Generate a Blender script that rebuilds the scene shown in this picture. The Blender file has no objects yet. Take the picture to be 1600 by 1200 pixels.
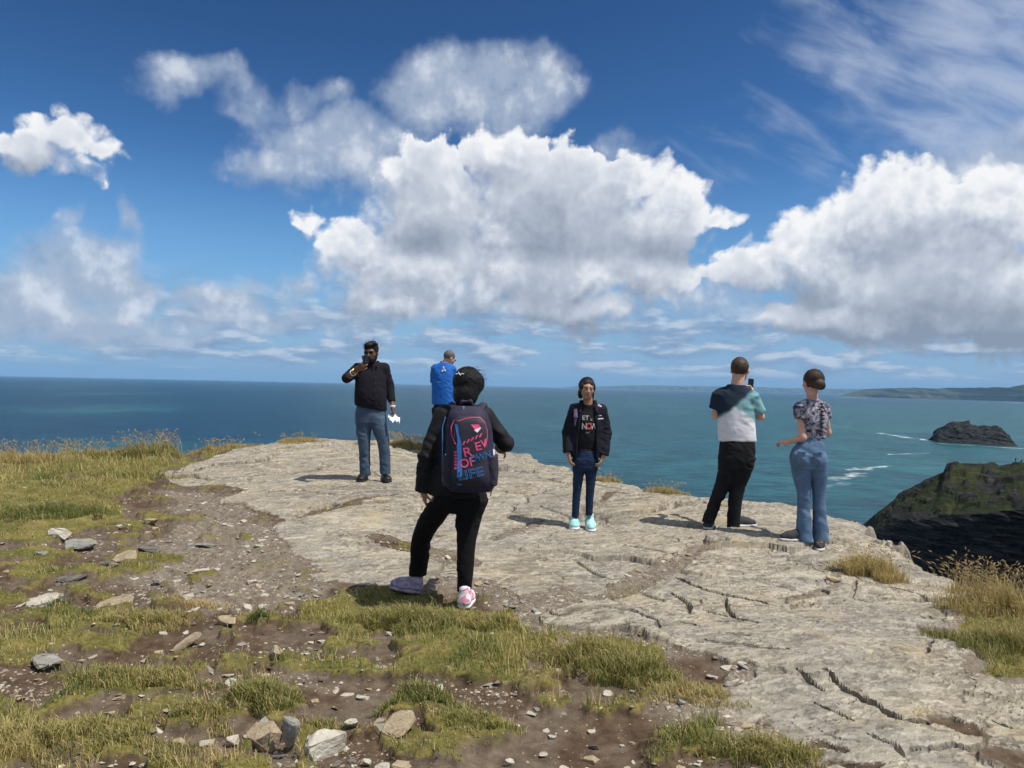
import bpy, bmesh, math, random
import numpy as np
from mathutils import Vector, Matrix
SC = bpy.context.scene
COL = SC.collection
R_ = math.radians

# ------------------------------------------------------------------ camera
FPX = 1186.0                      # focal length in pixels of a 1600 px wide frame
ROLL = math.atan(0.0212)
CAMZ = 1.5
PITCH = 1.2 / FPX
cR = Vector((math.cos(ROLL), 0, math.sin(ROLL)))
cU = Vector((-math.sin(ROLL), 0, math.cos(ROLL)))
cF = Vector((0, 1, 0))
_q = Matrix.Rotation(PITCH, 3, 'X')
cR, cU, cF = _q @ cR, _q @ cU, _q @ cF
cam = bpy.data.cameras.new('camera')
cam.sensor_fit = 'HORIZONTAL'
cam.sensor_width = 36.0
cam.lens = 36.0 * FPX / 1600.0
cam.clip_start = 0.05
cam.clip_end = 90000
camo = bpy.data.objects.new('camera', cam)
COL.objects.link(camo)
camo.matrix_world = Matrix(((cR.x, cU.x, -cF.x, 0), (cR.y, cU.y, -cF.y, 0), (cR.z, cU.z, -cF.z, CAMZ), (0, 0, 0, 1)))
SC.camera = camo

def ray(px, py):
    return cF + cR * ((px - 800) / FPX) - cU * ((py - 600) / FPX)
def at(px, py, dist):
    """the point seen at a picture position, at a given distance along +Y"""
    d = ray(px, py)
    return Vector((0, 0, CAMZ)) + d * (dist / d.y)
def azel(px, py):
    d = ray(px, py).normalized()
    return math.atan2(d.x, d.y), math.asin(d.z)

# ------------------------------------------------------------------ node helpers
class NT:
    """small helper that writes node trees as expressions"""
    def __init__(s, tree): s.t = tree; s.n = tree.nodes; s.l = tree.links
    def node(s, typ, **kw):
        n = s.n.new(typ)
        for k, v in kw.items(): setattr(n, k, v)
        return n
    def put(s, sock, v):
        if isinstance(v, bpy.types.NodeSocket): s.l.new(v, sock)
        elif v is not None:
            if hasattr(sock.default_value, '__len__') and not hasattr(v, '__len__'): v = (v,) * len(sock.default_value)
            if hasattr(sock.default_value, '__len__') and len(sock.default_value) == 4 and len(v) == 3: v = (*v, 1)
            sock.default_value = v
    def m(s, op, a, b=None, c=None, clamp=False):
        n = s.node('ShaderNodeMath', operation=op, use_clamp=clamp)
        for i, v in enumerate((a, b, c)):
            if v is not None: s.put(n.inputs[i], v)
        return n.outputs[0]
    def v(s, op, a, b=None, c=None, scale=None):
        n = s.node('ShaderNodeVectorMath', operation=op)
        for i, x in enumerate((a, b, c)):
            if x is not None: s.put(n.inputs[i], x)
        if scale is not None: s.put(n.inputs['Scale'], scale)
        return n.outputs['Value'] if op in ('DOT_PRODUCT', 'LENGTH', 'DISTANCE') else n.outputs[0]
    def noise(s, vec, scale, detail=4, rough=.55, lac=2.0, dist=0.0, out='Fac', dim='3D', norm=True):
        n = s.node('ShaderNodeTexNoise', noise_dimensions=dim, normalize=norm)
        if vec is not None: s.put(n.inputs['Vector'], vec)
        s.put(n.inputs['Scale'], scale); s.put(n.inputs['Detail'], detail); s.put(n.inputs['Roughness'], rough)
        s.put(n.inputs['Lacunarity'], lac); s.put(n.inputs['Distortion'], dist)
        return n.outputs[out]
    def vor(s, vec, scale, feature='F1', smooth=.5, detail=0, rough=.5, out='Distance', rand=1.0, dim='3D'):
        n = s.node('ShaderNodeTexVoronoi', feature=feature, voronoi_dimensions=dim)
        if vec is not None: s.put(n.inputs['Vector'], vec)
        s.put(n.inputs['Scale'], scale)
        s.put(n.inputs['Randomness'], rand)
        if 'Detail' in n.inputs and n.inputs['Detail'].enabled: s.put(n.inputs['Detail'], detail); s.put(n.inputs['Roughness'], rough)
        if feature == 'SMOOTH_F1': s.put(n.inputs['Smoothness'], smooth)
        return n.outputs[out]
    def step(s, x, lo, hi, a=0.0, b=1.0, kind='SMOOTHSTEP'):
        n = s.node('ShaderNodeMapRange', interpolation_type=kind, clamp=True)
        for k, v in zip(('Value', 'From Min', 'From Max', 'To Min', 'To Max'), (x, lo, hi, a, b)): s.put(n.inputs[k], v)
        return n.outputs[0]
    def mix(s, f, a, b, blend='MIX'):
        n = s.node('ShaderNodeMix', data_type='RGBA', blend_type=blend)
        s.put(n.inputs[0], f); s.put(n.inputs[6], a); s.put(n.inputs[7], b)
        return n.outputs[2]
    def mixf(s, f, a, b):
        n = s.node('ShaderNodeMix', data_type='FLOAT')
        s.put(n.inputs[0], f); s.put(n.inputs[2], a); s.put(n.inputs[3], b)
        return n.outputs[0]
    def ramp(s, f, stops, interp='LINEAR'):
        n = s.node('ShaderNodeValToRGB'); cr = n.color_ramp; cr.interpolation = interp
        while len(cr.elements) < len(stops): cr.elements.new(.5)
        for e, (p, c) in zip(cr.elements, stops): e.position = p; e.color = (*c, 1) if len(c) == 3 else c
        s.put(n.inputs[0], f)
        return n.outputs[0]
    def sep(s, vec):
        n = s.node('ShaderNodeSeparateXYZ'); s.put(n.inputs[0], vec); return n.outputs
    def comb(s, x=0, y=0, z=0):
        n = s.node('ShaderNodeCombineXYZ')
        for i, v in enumerate((x, y, z)): s.put(n.inputs[i], v)
        return n.outputs[0]

# ------------------------------------------------------------------ sun and sky
SUN_EL = R_(62)
SUN_AZ = math.atan2(0.92, -0.39)          # clockwise from +Y
SUN_DIR = Vector((math.sin(SUN_AZ) * math.cos(SUN_EL), math.cos(SUN_AZ) * math.cos(SUN_EL), math.sin(SUN_EL)))
sun = bpy.data.lights.new('sun', 'SUN')
sun.energy = 5.0
sun.angle = R_(0.53)
sun.color = (1.0, 0.95, 0.86)
suno = bpy.data.objects.new('sun', sun)
suno.rotation_euler = SUN_DIR.to_track_quat('Z', 'Y').to_euler()
COL.objects.link(suno)

SC.view_settings.view_transform = 'Standard'
SC.view_settings.look = 'None'
SC.view_settings.exposure = 0.0
SC.view_settings.gamma = 1.0
SC.view_settings.use_curve_mapping = False
SC.cycles.max_bounces = 6
SC.cycles.transparent_max_bounces = 6
SC.cycles.volume_bounces = 0
SC.cycles.use_denoising = True
SC.cycles.use_adaptive_sampling = True
SC.cycles.adaptive_threshold = 0.03

world = bpy.data.worlds.new('World')
SC.world = world
world.use_nodes = True
def build_sky():
    t = NT(world.node_tree)
    t.n.clear()
    out = t.node('ShaderNodeOutputWorld')
    bg = t.node('ShaderNodeBackground')
    t.l.new(bg.outputs[0], out.inputs[0])
    sky = t.node('ShaderNodeTexSky', sky_type='NISHITA')
    sky.sun_disc = False
    sky.sun_elevation = SUN_EL
    sky.sun_rotation = SUN_AZ
    sky.altitude = 80
    sky.air_density = 1.0
    sky.dust_density = 0.6
    sky.ozone_density = 2.5
    d = t.node('ShaderNodeTexCoord').outputs['Generated']
    x, y, z = t.sep(d)
    az = t.m('ARCTAN2', x, y)
    el = t.m('ARCSINE', z)
    p = t.comb(az, el, 0)
    skyc = t.v('SCALE', sky.outputs[0], scale=SKY_K)
    hs = t.node('ShaderNodeHueSaturation'); t.put(hs.inputs['Saturation'], SKY_SAT); t.put(hs.inputs['Hue'], SKY_HUE); t.put(hs.inputs['Color'], skyc)
    skyc = hs.outputs[0]
    g = t.node('ShaderNodeGamma'); t.put(g.inputs[0], skyc); t.put(g.inputs[1], SKY_GAM); skyc = t.v('MINIMUM', g.outputs[0], (.55, .72, .95))

    # ---- lobes of the clouds in view: (px, py, rx, ry, weight) read off the photograph, as azimuth / elevation
    def lobes(P, L, k):
        acc = None
        for (lx, ly, rx, ry, w) in L:
            a, e = azel(lx, ly)
            q = t.v('MULTIPLY_ADD', P, (FPX / rx, FPX / ry, 0), (-a * FPX / rx, -e * FPX / ry, 0))
            r2 = t.v('DOT_PRODUCT', q, q)
            h = t.m('MULTIPLY_ADD', r2, -w, w)
            if acc is None: acc = h
            else: acc = t.m('SMOOTH_MAX', acc, h, k)
        return acc
    def warp(P, amp1, amp2):
        w1 = t.v('SUBTRACT', t.noise(P, 9, 2, .5, out='Color', dim='2D'), (.5, .5, .5))
        w2 = t.v('SUBTRACT', t.noise(P, 34, 3, .6, out='Color', dim='2D'), (.5, .5, .5))
        return t.v('ADD', t.v('MULTIPLY_ADD', w1, (amp1, amp1, 0), P), t.v('MULTIPLY', w2, (amp2, amp2, 0)))
    def cumulus(P):
        W = warp(P, .046, .020)
        L = lobes(W, CUMULUS, .3)
        v1 = t.vor(W, 17, dim='2D')
        v2 = t.vor(W, 50, dim='2D')
        n = t.noise(P, 60, 4, .6, dim='2D')
        H = t.m('MULTIPLY_ADD', v1, -.62, L)
        H = t.m('MULTIPLY_ADD', v2, -.40, H)
        return t.m('ADD', H, t.m('MULTIPLY_ADD', n, .40, .24)), L, n
    H0, L0, n0 = cumulus(p)
    H1, L1, n1 = cumulus(t.v('ADD', p, (.010, .024, 0)))
    edge = t.noise(p, 7, 1, .5, dim='2D')
    softw = t.m('MULTIPLY', t.step(edge, .35, .65, .8, 1.6), t.step(t.m('SUBTRACT', L0, L1), -.10, .14, .68, .30))
    a_c = t.step(H0, .0, softw)
    broad = t.m('SUBTRACT', L0, L1)                  # towards the light: the big shape, grey underneath
    fine = t.m('SUBTRACT', t.m('SUBTRACT', H0, H1), broad)   # and the fine relief
    broad = t.m('MULTIPLY', broad, 2.2)
    big = t.noise(p, 7, 3, .55, dim='2D')
    bc = t.m('MAXIMUM', t.m('MINIMUM', broad, .7), -.7)
    lit = t.m('MULTIPLY_ADD', fine, t.step(big, .35, .65, .16, .62), t.m('MULTIPLY_ADD', bc, .32, .41))
    lit = t.m('ADD', lit, t.m('MULTIPLY_ADD', big, .75, -.375))
    rim = t.m('MULTIPLY', t.step(H0, .10, .90, .40, 0), t.step(broad, -.45, .45, .15, 1))
    base = t.step(el, .05, .125, -.26, 0)
    lit = t.m('ADD', t.m('ADD', lit, rim), base)
    lit = t.m('ADD', lit, t.m('MULTIPLY_ADD', n0, .20, -.10))
    c_c = t.ramp(lit, [(0, CL0), (.30, CL1), (.60, CL2), (1.0, CL3)], 'B_SPLINE')

    # ---- softer, greyer cloud higher up
    Ws = warp(p, .08, .022)
    S = lobes(Ws, SOFT, .35)
    ns = t.noise(p, 20, 4, .57, dim='2D')
    S = t.m('ADD', S, t.m('MULTIPLY_ADD', ns, .85, -.34))
    a_s = t.m('MULTIPLY', t.step(S, .0, 1.0), .88)
    ns2 = t.noise(t.v('ADD', p, (.008, .026, 0)), 20, 4, .57, dim='2D')
    c_s = t.ramp(t.m('ADD', t.m('MULTIPLY', t.m('SUBTRACT', ns, ns2), 1.1), t.m('MULTIPLY_ADD', S, .20, .36)), [(0, (.25, .34, .50)), (.45, (.40, .48, .62)), (1, (.72, .77, .85))], 'EASE')

    # ---- thin cirrus, streaked
    st = t.node('ShaderNodeVectorRotate', rotation_type='Z_AXIS'); t.put(st.inputs['Vector'], p); t.put(st.inputs['Angle'], R_(28))
    st2 = t.v('MULTIPLY', st.outputs[0], (1, 3.2, 1))
    C = lobes(warp(p, .12, .03), CIRRUS, .4)
    nc = t.noise(st2, 8, 4, .56, dist=.3, dim='2D')
    a_i = t.m('MULTIPLY', t.step(t.m('ADD', C, t.m('MULTIPLY_ADD', nc, 1.9, -.95)), -.1, 1.5), .76)
    c_i = t.mix(nc, (.40, .49, .66), (.60, .67, .80))

    # ---- broken layer low over the horizon, flattened by perspective; it goes all the way round
    q = t.comb(az, t.m('MULTIPLY', t.m('POWER', t.m('MAXIMUM', el, .001), .7), 1.9), 0)
    qb = t.v('MULTIPLY', q, (1.5, 1.7, 1))
    nl = t.noise(qb, 8, 4, .55, dim='2D')
    band = t.m('MULTIPLY', t.step(el, .006, .030), t.step(el, .07, .15, 1, 0))
    a_l = t.m('MULTIPLY', t.m('MULTIPLY', t.step(nl, .34, .56), band), .84)
    nl2 = t.noise(t.v('ADD', qb, (.015, .05, 0)), 8, 4, .55, dim='2D')
    c_l = t.ramp(t.m('MULTIPLY_ADD', t.m('SUBTRACT', nl, nl2), 3.0, .46), [(0, (.20, .31, .50)), (.5, (.29, .40, .58)), (1, (.58, .66, .78))])

    # ---- the same kind of cumulus goes on outside the frame
    away = t.step(t.m('ABSOLUTE', az), .66, .85)
    vb = t.v('MULTIPLY', d, (1, 1, 1.9))
    nb = t.noise(vb, 3.2, 4, .58)
    a_b = t.m('MULTIPLY', t.m('MULTIPLY', t.step(nb, .44, .52), t.step(z, .02, .10)), away)
    nb2 = t.noise(t.v('ADD', vb, (.03, -.01, .07)), 3.2, 4, .58)
    c_b = t.ramp(t.m('MULTIPLY_ADD', t.m('SUBTRACT', nb, nb2), 4, .62), [(0, CL0), (.4, CL1), (.7, CL2), (1, CL3)])

    c = skyc
    # whitish air just over the sea
    air = t.step(el, .0, .30, .80, 0)
    c = t.mix(air, c, AIRC)
    for a, cc in ((a_l, c_l), (a_i, c_i), (a_b, c_b), (a_s, c_s), (a_c, c_c)):
        c = t.mix(a, c, cc)
    t.l.new(c, bg.inputs[0])
    t.put(bg.inputs[1], 1.0)
SKY_K, SKY_SAT, SKY_HUE, SKY_GAM = .146, .99, .489, 2.1
AIRC = (.20, .40, .72)
CL0, CL1, CL2, CL3 = (.23, .28, .37), (.42, .47, .57), (.63, .68, .77), (1.0, 1.0, 1.0)
CUMULUS = [
    # the big one in the middle
    (640, 440, 160, 85, 1.0), (760, 425, 150, 100, 1.0), (900, 440, 160, 90, 1.0), (1000, 430, 105, 78, 1.0), (690, 330, 130, 100, 1.0),
    (820, 320, 140, 115, 1.1), (940, 345, 130, 100, 1.0), (1040, 350, 84, 78, 1.0), (1112, 335, 66, 26, .75), (555, 400, 80, 65, .9),
    (640, 262, 55, 45, .8), (800, 250, 85, 55, .9), (985, 290, 80, 48, .9), (640, 476, 160, 36, 1.0), (890, 478, 170, 34, 1.1),
    # the one on the right
    (1185, 432, 74, 52, .85), (1300, 410, 115, 95, 1.0), (1400, 350, 125, 95, 1.0), (1545, 360, 130, 95, 1.0), (1440, 450, 170, 95, 1.1), (1580, 450, 140, 95, 1.1),
    (1340, 498, 170, 36, 1.1), (1560, 500, 190, 38, 1.1), (1700, 400, 130, 140, 1.1),
    # small ones on the left
    (58, 238, 46, 24, .50), (112, 218, 52, 34, .60), (156, 240, 40, 22, .50), (105, 250, 52, 22, .5), (148, 268, 24, 20, .4),
    (486, 343, 36, 28, .55),
]
SOFT = [
    (740, 140, 150, 80, 1.0), (840, 120, 70, 60, .8), (680, 170, 110, 60, .9), (540, 240, 130, 65, .9), (430, 265, 70, 40, .8), (400, 175, 80, 40, .6), (310, 122, 100, 36, .7),
    (500, 160, 50, 30, .5), (600, 260, 110, 60, .9),
    (110, 405, 90, 50, .9), (120, 450, 130, 50, 1.0), (40, 480, 130, 50, .95), (200, 440, 60, 32, .9), (355, 470, 85, 34, .95), (460, 448, 40, 26, .6), (120, 505, 240, 40, .9), (90, 370, 40, 34, .6), (400, 505, 150, 26, .7), (86, 328, 18, 20, .55), (183, 352, 24, 32, .6),
    (1540, 250, 120, 36, .8), (1640, 240, 120, 60, .8), (950, 235, 60, 40, .5),
    (1150, 470, 60, 40, .5), (530, 500, 80, 22, .5), (1100, 490, 80, 26, .5),
]
CIRRUS = [(1480, 60, 240, 100, 1.0), (1640, 120, 220, 120, 1.0), (1350, 20, 140, 50, .5), (1250, 245, 260, 40, .12), (1420, 200, 200, 45, .15)]
build_sky()
world.cycles.sampling_method = 'MANUAL'
world.cycles.sample_map_resolution = 256
# ------------------------------------------------------------------ numpy noise, meshes, materials
_rs = np.random.RandomState(7)
_perm = np.concatenate([_rs.permutation(256)] * 4).astype(np.int32)
_g3 = _rs.normal(size=(256, 3)).astype(np.float32); _g3 /= np.linalg.norm(_g3, axis=1, keepdims=True)
_g2 = np.stack([np.cos(np.arange(256) * 2 * np.pi / 256), np.sin(np.arange(256) * 2 * np.pi / 256)], -1).astype(np.float32)[_rs.permutation(256)]
def perlin(x, y, z=0.0):
    x, y = np.asarray(x, np.float32), np.asarray(y, np.float32)
    if np.ndim(z) == 0:                                   # flat noise, z only picks the pattern
        k = int(abs(z) * 37.7) & 255
        xi, yi = np.floor(x), np.floor(y)
        xf, yf = x - xi, y - yi
        xi = xi.astype(np.int32) + k & 255; yi = yi.astype(np.int32) & 255
        u = xf * xf * xf * (xf * (xf * 6 - 15) + 10); v = yf * yf * yf * (yf * (yf * 6 - 15) + 10)
        a, b = _perm[xi] + yi, _perm[xi + 1] + yi
        def gd(h, dx, dy):
            g = _perm[h + k]; return _g2[g, 0] * dx + _g2[g, 1] * dy
        n0 = gd(a, xf, yf); n0 += u * (gd(b, xf - 1, yf) - n0)
        n1 = gd(a + 1, xf, yf - 1); n1 += u * (gd(b + 1, xf - 1, yf - 1) - n1)
        return (n0 + v * (n1 - n0)) * np.float32(1.45)
    z = np.asarray(z, np.float32) + np.zeros_like(x)
    xi, yi, zi = np.floor(x).astype(np.int32), np.floor(y).astype(np.int32), np.floor(z).astype(np.int32)
    xf, yf, zf = x - xi, y - yi, z - zi
    xi &= 255; yi &= 255; zi &= 255
    u, v, w = (f * f * f * (f * (f * 6 - 15) + 10) for f in (xf, yf, zf))
    res = 0
    for dx in (0, 1):
        a = _perm[xi + dx]; wx = u if dx else 1 - u
        for dy in (0, 1):
            b = _perm[a + yi + dy]; wy = v if dy else 1 - v
            for dz in (0, 1):
                g = _g3[_perm[b + zi + dz]]; wz = w if dz else 1 - w
                res = res + wx * wy * wz * (g[..., 0] * (xf - dx) + g[..., 1] * (yf - dy) + g[..., 2] * (zf - dz))
    return res * 1.5
def fbm(x, y, z=0.0, oct=4, gain=.5, lac=2.03):
    s, a = 0, 1.0
    for i in range(oct):
        s = s + a * perlin(x * lac ** i + 13.7 * i, y * lac ** i - 7.1 * i, (z * lac ** i if np.ndim(z) else z) + 3.3 * i); a *= gain
    return s
def sstep(x, a, b):
    t = np.clip((np.asarray(x) - a) / (b - a), 0, 1); return t * t * (3 - 2 * t)

def mesh_np(name, V, F, smooth=True, attrs=None, mats=None, mat_idx=None):
    """mesh from numpy: V (n,3); F (m,3|4)"""
    me = bpy.data.meshes.new(name)
    V = np.ascontiguousarray(V, np.float32); F = np.ascontiguousarray(F, np.int32)
    n, k = F.shape
    me.vertices.add(len(V)); me.vertices.foreach_set('co', V.ravel())
    me.loops.add(n * k); me.loops.foreach_set('vertex_index', F.ravel())
    me.polygons.add(n); me.polygons.foreach_set('loop_start', np.arange(0, n * k, k, dtype=np.int32))
    me.polygons.foreach_set('loop_total', np.full(n, k, np.int32))
    me.polygons.foreach_set('use_smooth', np.full(n, bool(smooth)))
    if mat_idx is not None: me.polygons.foreach_set('material_index', np.ascontiguousarray(mat_idx, np.int32))
    for an, av in (attrs or {}).items():
        av = np.ascontiguousarray(av, np.float32)
        if av.ndim == 1:
            at_ = me.attributes.new(an, 'FLOAT', 'POINT'); at_.data.foreach_set('value', av)
        else:
            at_ = me.attributes.new(an, 'FLOAT_COLOR', 'POINT')
            c4 = np.ones((len(av), 4), np.float32); c4[:, :3] = av; at_.data.foreach_set('color', c4.ravel())
    for m_ in (mats or []): me.materials.append(m_)
    me.update(calc_edges=True)
    return me
def link(name, me, parent=None, label=None, cat=None, group=None, kind=None):
    o = bpy.data.objects.new(name, me); COL.objects.link(o)
    if parent is not None: o.parent = parent
    for k, v in (('label', label), ('category', cat), ('group', group), ('kind', kind)):
        if v: o[k] = v
    return o
def gridF(nr, nc, wrap=False):
    i, j = np.meshgrid(np.arange(nr - 1), np.arange(nc if wrap else nc - 1), indexing='ij')
    j2 = (j + 1) % nc
    return np.stack([i * nc + j, i * nc + j2, (i + 1) * nc + j2, (i + 1) * nc + j], -1).reshape(-1, 4)

MATS = {}
def mat(name, build):
    m_ = bpy.data.materials.new(name); m_.use_nodes = True
    t = NT(m_.node_tree); t.n.clear()
    out = t.node('ShaderNodeOutputMaterial'); b = t.node('ShaderNodeBsdfPrincipled')
    t.l.new(b.outputs[0], out.inputs[0])
    build(t, b, out)
    MATS[name] = m_
    return m_
def bump(t, h, strength, dist, prev=None):
    n = t.node('ShaderNodeBump'); t.put(n.inputs['Strength'], strength); t.put(n.inputs['Distance'], dist); t.put(n.inputs['Height'], h)
    if prev is not None: t.put(n.inputs['Normal'], prev)
    return n.outputs[0]
def attr(t, name, out='Fac'):
    n = t.node('ShaderNodeAttribute'); n.attribute_name = name; return n.outputs[out]
def gpos(t): return t.node('ShaderNodeNewGeometry').outputs['Position']

# ------------------------------------------------------------------ sea
SEA = CAMZ - 78.0
ISLE = at(1522, 694, 1215)
def m_sea(t, b, out):
    P = gpos(t)
    x, y, z = t.sep(P)
    flat = t.comb(x, y, 0)
    far = t.v('LENGTH', flat)
    side = t.m('DIVIDE', x, t.m('MAXIMUM', y, 1))                     # the bottom shoals towards the coast on that side
    n1 = t.noise(flat, .0011, 4, .55); n2 = t.noise(t.v('MULTIPLY', flat, (1, .35, 1)), .006, 4, .6)
    teal = t.step(t.m('ADD', side, t.m('MULTIPLY_ADD', n1, .6, -.3)), -.45, .50)
    col = t.mix(teal, (.001, .034, .070), (.013, .086, .102))
    deep = t.step(far, 3000, 8000)                                    # open water beyond the bay
    col = t.mix(t.m('MULTIPLY', deep, .75), col, (.004, .032, .070))
    inshore = t.m('MULTIPLY', t.step(far, 380, 720, 1, 0), t.step(n2, .30, .55, .5, 1))  # darker blue in patches, close in only
    col = t.mix(t.m('MULTIPLY', inshore, .8), col, (.010, .026, .050))
    col = t.mix(t.step(n2, .44, .70, 0, .5), col, (.004, .040, .066))
    col = t.mix(t.step(t.noise(t.v('MULTIPLY', flat, (1, .4, 1)), .0024, 4, .6), .50, .70, 0, .6), col, (.024, .120, .130))
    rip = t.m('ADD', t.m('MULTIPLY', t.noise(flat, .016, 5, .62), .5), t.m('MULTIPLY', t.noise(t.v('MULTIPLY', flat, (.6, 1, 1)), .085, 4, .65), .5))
    col = t.mix(t.step(rip, .36, .64), t.v('SCALE', col, scale=.52), t.v('SCALE', col, scale=1.38))       # ruffled and slick patches, with ripple light and dark put into the colour
    # foam: round the islet, streaks drifting off it, a few breaking crests
    wv = t.v('SUBTRACT', t.noise(flat, .02, 4, .6, out='Color'), (.5, .5, .5))
    fw = t.v('MULTIPLY_ADD', wv, (46, 46, 0), flat)
    def streak(ax, ay, bx, by, wdt):
        A, B = Vector((ax, ay, 0)), Vector((bx, by, 0)); d = B - A; L = d.length; u = d / L; nrm = Vector((-u.y, u.x, 0))
        q = t.v('SUBTRACT', fw, tuple(A))
        s_ = t.v('DOT_PRODUCT', q, tuple(u / L)); w_ = t.m('ABSOLUTE', t.v('DOT_PRODUCT', q, tuple(nrm / wdt)))
        inn = t.m('MULTIPLY', t.step(s_, -.02, .12), t.step(s_, .85, 1.05, 1, 0))
        return t.m('MULTIPLY', inn, t.step(w_, .2, 1.0, 1, 0))
    f = None
    for (p0, p1, w_, k_) in STREAKS:
        a_, b_ = sea_at(*p0), sea_at(*p1)
        s_ = t.m('MULTIPLY', streak(a_.x, a_.y, b_.x, b_.y, w_), k_)
        f = s_ if f is None else t.m('MAXIMUM', f, s_)
    fn = t.noise(t.v('MULTIPLY', flat, (1, .5, 1)), .06, 5, .7)
    f = t.m('MULTIPLY', t.step(t.m('MULTIPLY', f, t.m('MULTIPLY_ADD', fn, 3.2, -.95)), .12, .95), .85)
    crest = t.m('MULTIPLY', t.step(t.noise(t.v('MULTIPLY', flat, (.5, 1, 1)), .045, 5, .7), .70, .78), t.step(far, 900, 2600, .8, 0))
    f = t.m('MAXIMUM', f, crest)
    col = t.mix(t.m('MULTIPLY', f, .9), col, (.75, .80, .82))
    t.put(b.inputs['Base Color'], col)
    t.put(b.inputs['Roughness'], t.mixf(f, .34, .8)); t.put(b.inputs['IOR'], 1.33)
    t.put(b.inputs['Specular IOR Level'], .20)
    w1 = t.noise(t.v('MULTIPLY', flat, (.45, 1, 1)), .075, 5, .66)
    w2 = t.noise(flat, .5, 3, .6)
    h = t.m('ADD', t.m('MULTIPLY', w1, 3.4), t.m('MULTIPLY', w2, .28))
    t.put(b.inputs['Normal'], bump(t, h, 1.0, 1.5))
def sea_at(px, py):
    d = ray(px, py); k = (SEA - CAMZ) / d.z
    return Vector((0, 0, CAMZ)) + d * k
STREAKS = [((1425, 684), (1475, 691), 5, .9), ((1470, 693), (1530, 697), 5, .9), ((1525, 697), (1606, 701), 7, .9), ((1365, 675), (1430, 686), 14, .75),
           ((1385, 711), (1455, 707), 6, .8), ((1318, 735), (1395, 728), 8, .8), ((1300, 752), (1350, 738), 12, .75), ((1320, 733), (1345, 731), 6, .7),
           ((1560, 627.5), (1640, 631), 90, 1.0), ((1300, 620.3), (1360, 621), 120, .9), ((1270, 766), (1330, 752), 10, .45)]
mat('sea_water', m_sea)
_r = np.concatenate([[5], np.geomspace(60, 32000, 70)]); _a = np.linspace(0, 2 * np.pi, 181)[:-1]
_V = np.stack([np.outer(_r, np.cos(_a)), np.outer(_r, np.sin(_a)), np.full((len(_r), len(_a)), SEA)], -1).reshape(-1, 3)
link('sea', mesh_np('sea', _V, gridF(len(_r), len(_a), True), True, mats=[MATS['sea_water']]), kind='structure')

# ------------------------------------------------------------------ coast across the bay, islet, near headland
def interp_poly(pts, n):
    """resample a list of points evenly by length"""
    P = np.array(pts, float); s = np.r_[0, np.cumsum(np.linalg.norm(np.diff(P, axis=0), axis=1))]
    q = np.linspace(0, s[-1], n)
    return np.stack([np.interp(q, s, P[:, k]) for k in range(P.shape[1])], -1)
def loft(lines, counts, ncol):
    """surface through several 3-D lines"""
    L = [interp_poly(l, ncol) for l in lines]
    rows = []
    for a, b, n in zip(L[:-1], L[1:], counts):
        for i in range(n): rows.append(a + (b - a) * (i / n))
    rows.append(L[-1])
    return np.array(rows)

def m_far(t, b, out):
    P = gpos(t)
    n = t.noise(P, .004, 5, .6); n2 = t.noise(P, .02, 4, .6)
    z = t.sep(P)[2]
    c = t.mix(t.step(n, .4, .6), (.030, .044, .020), (.062, .060, .030))
    N = t.sep(t.node('ShaderNodeNewGeometry').outputs['Normal'])[2]
    c = t.mix(t.step(t.m('MULTIPLY_ADD', n2, .5, N), .55, .95, 1, 0), c, (.050, .044, .040))
    t.put(b.inputs['Base Color'], c); t.put(b.inputs['Roughness'], .95)
mat('far_land', m_far)
def far_coast(name, top, label, dback, seed, hill):
    """a stretch of coast seen across the water: cliff, slope and land behind, from its skyline"""
    T = [at(*p) for p in top]
    base = []
    for (px, py, d), v in zip(top, T):
        base.append(Vector((v.x * .985, v.y * .985, SEA - 4)))
    shoulder = [Vector((a.x * .45 + b_.x * .55, a.y * .45 + b_.y * .55, b_.z + (a.z - b_.z) * hill)) for a, b_ in zip(T, base)]
    back = [Vector((v.x * 1.04, v.y * 1.04, v.z + (v.z - SEA) * -.12)) for v in T]
    end = [Vector((v.x * 1.06, v.y * 1.06, SEA - 6)) for v in T]
    G = loft([base, shoulder, T, back, end], [14, 14, 8, 6], 260)
    h = np.clip((G[..., 2] - SEA) / 60, 0, 1)
    G[..., 2] += h * 9 * fbm(G[..., 0] / 260 + seed, G[..., 1] / 260, 0, 4)
    k = 1 + .004 * fbm(G[..., 0] / 180, G[..., 2] / 120 + seed, 0, 4)
    G[..., 0] *= k; G[..., 1] *= k
    return link(name, mesh_np(name, G.reshape(-1, 3), gridF(*G.shape[:2]), True, mats=[MATS['far_land']]), label=label, kind='structure')
far_coast('headland', [(1308, 621, 12600), (1322, 615, 12500), (1345, 609.5, 12400), (1365, 607.5, 12300), (1400, 606, 11800), (1450, 606.5, 11400), (1500, 606, 11000), (1540, 605.5, 10500),
                       (1575, 605, 10000), (1600, 600.5, 9800), (1680, 590, 9300), (1800, 588, 9000), (2100, 590, 8000)], 'low dark headland across the bay', .1, 3.0, .55)
far_coast('far_coast', [(880, 605.5, 31000), (905, 603, 30800), (940, 603.8, 30600), (990, 601.8, 30400), (1060, 603, 30200), (1130, 603.6, 30000), (1200, 605.4, 29800), (1280, 607.6, 29600), (1350, 607.6, 29400), (1430, 610, 29000), (1600, 610, 28500)], 'faint blue coastline on the horizon', .1, 9.0, .6)

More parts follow.
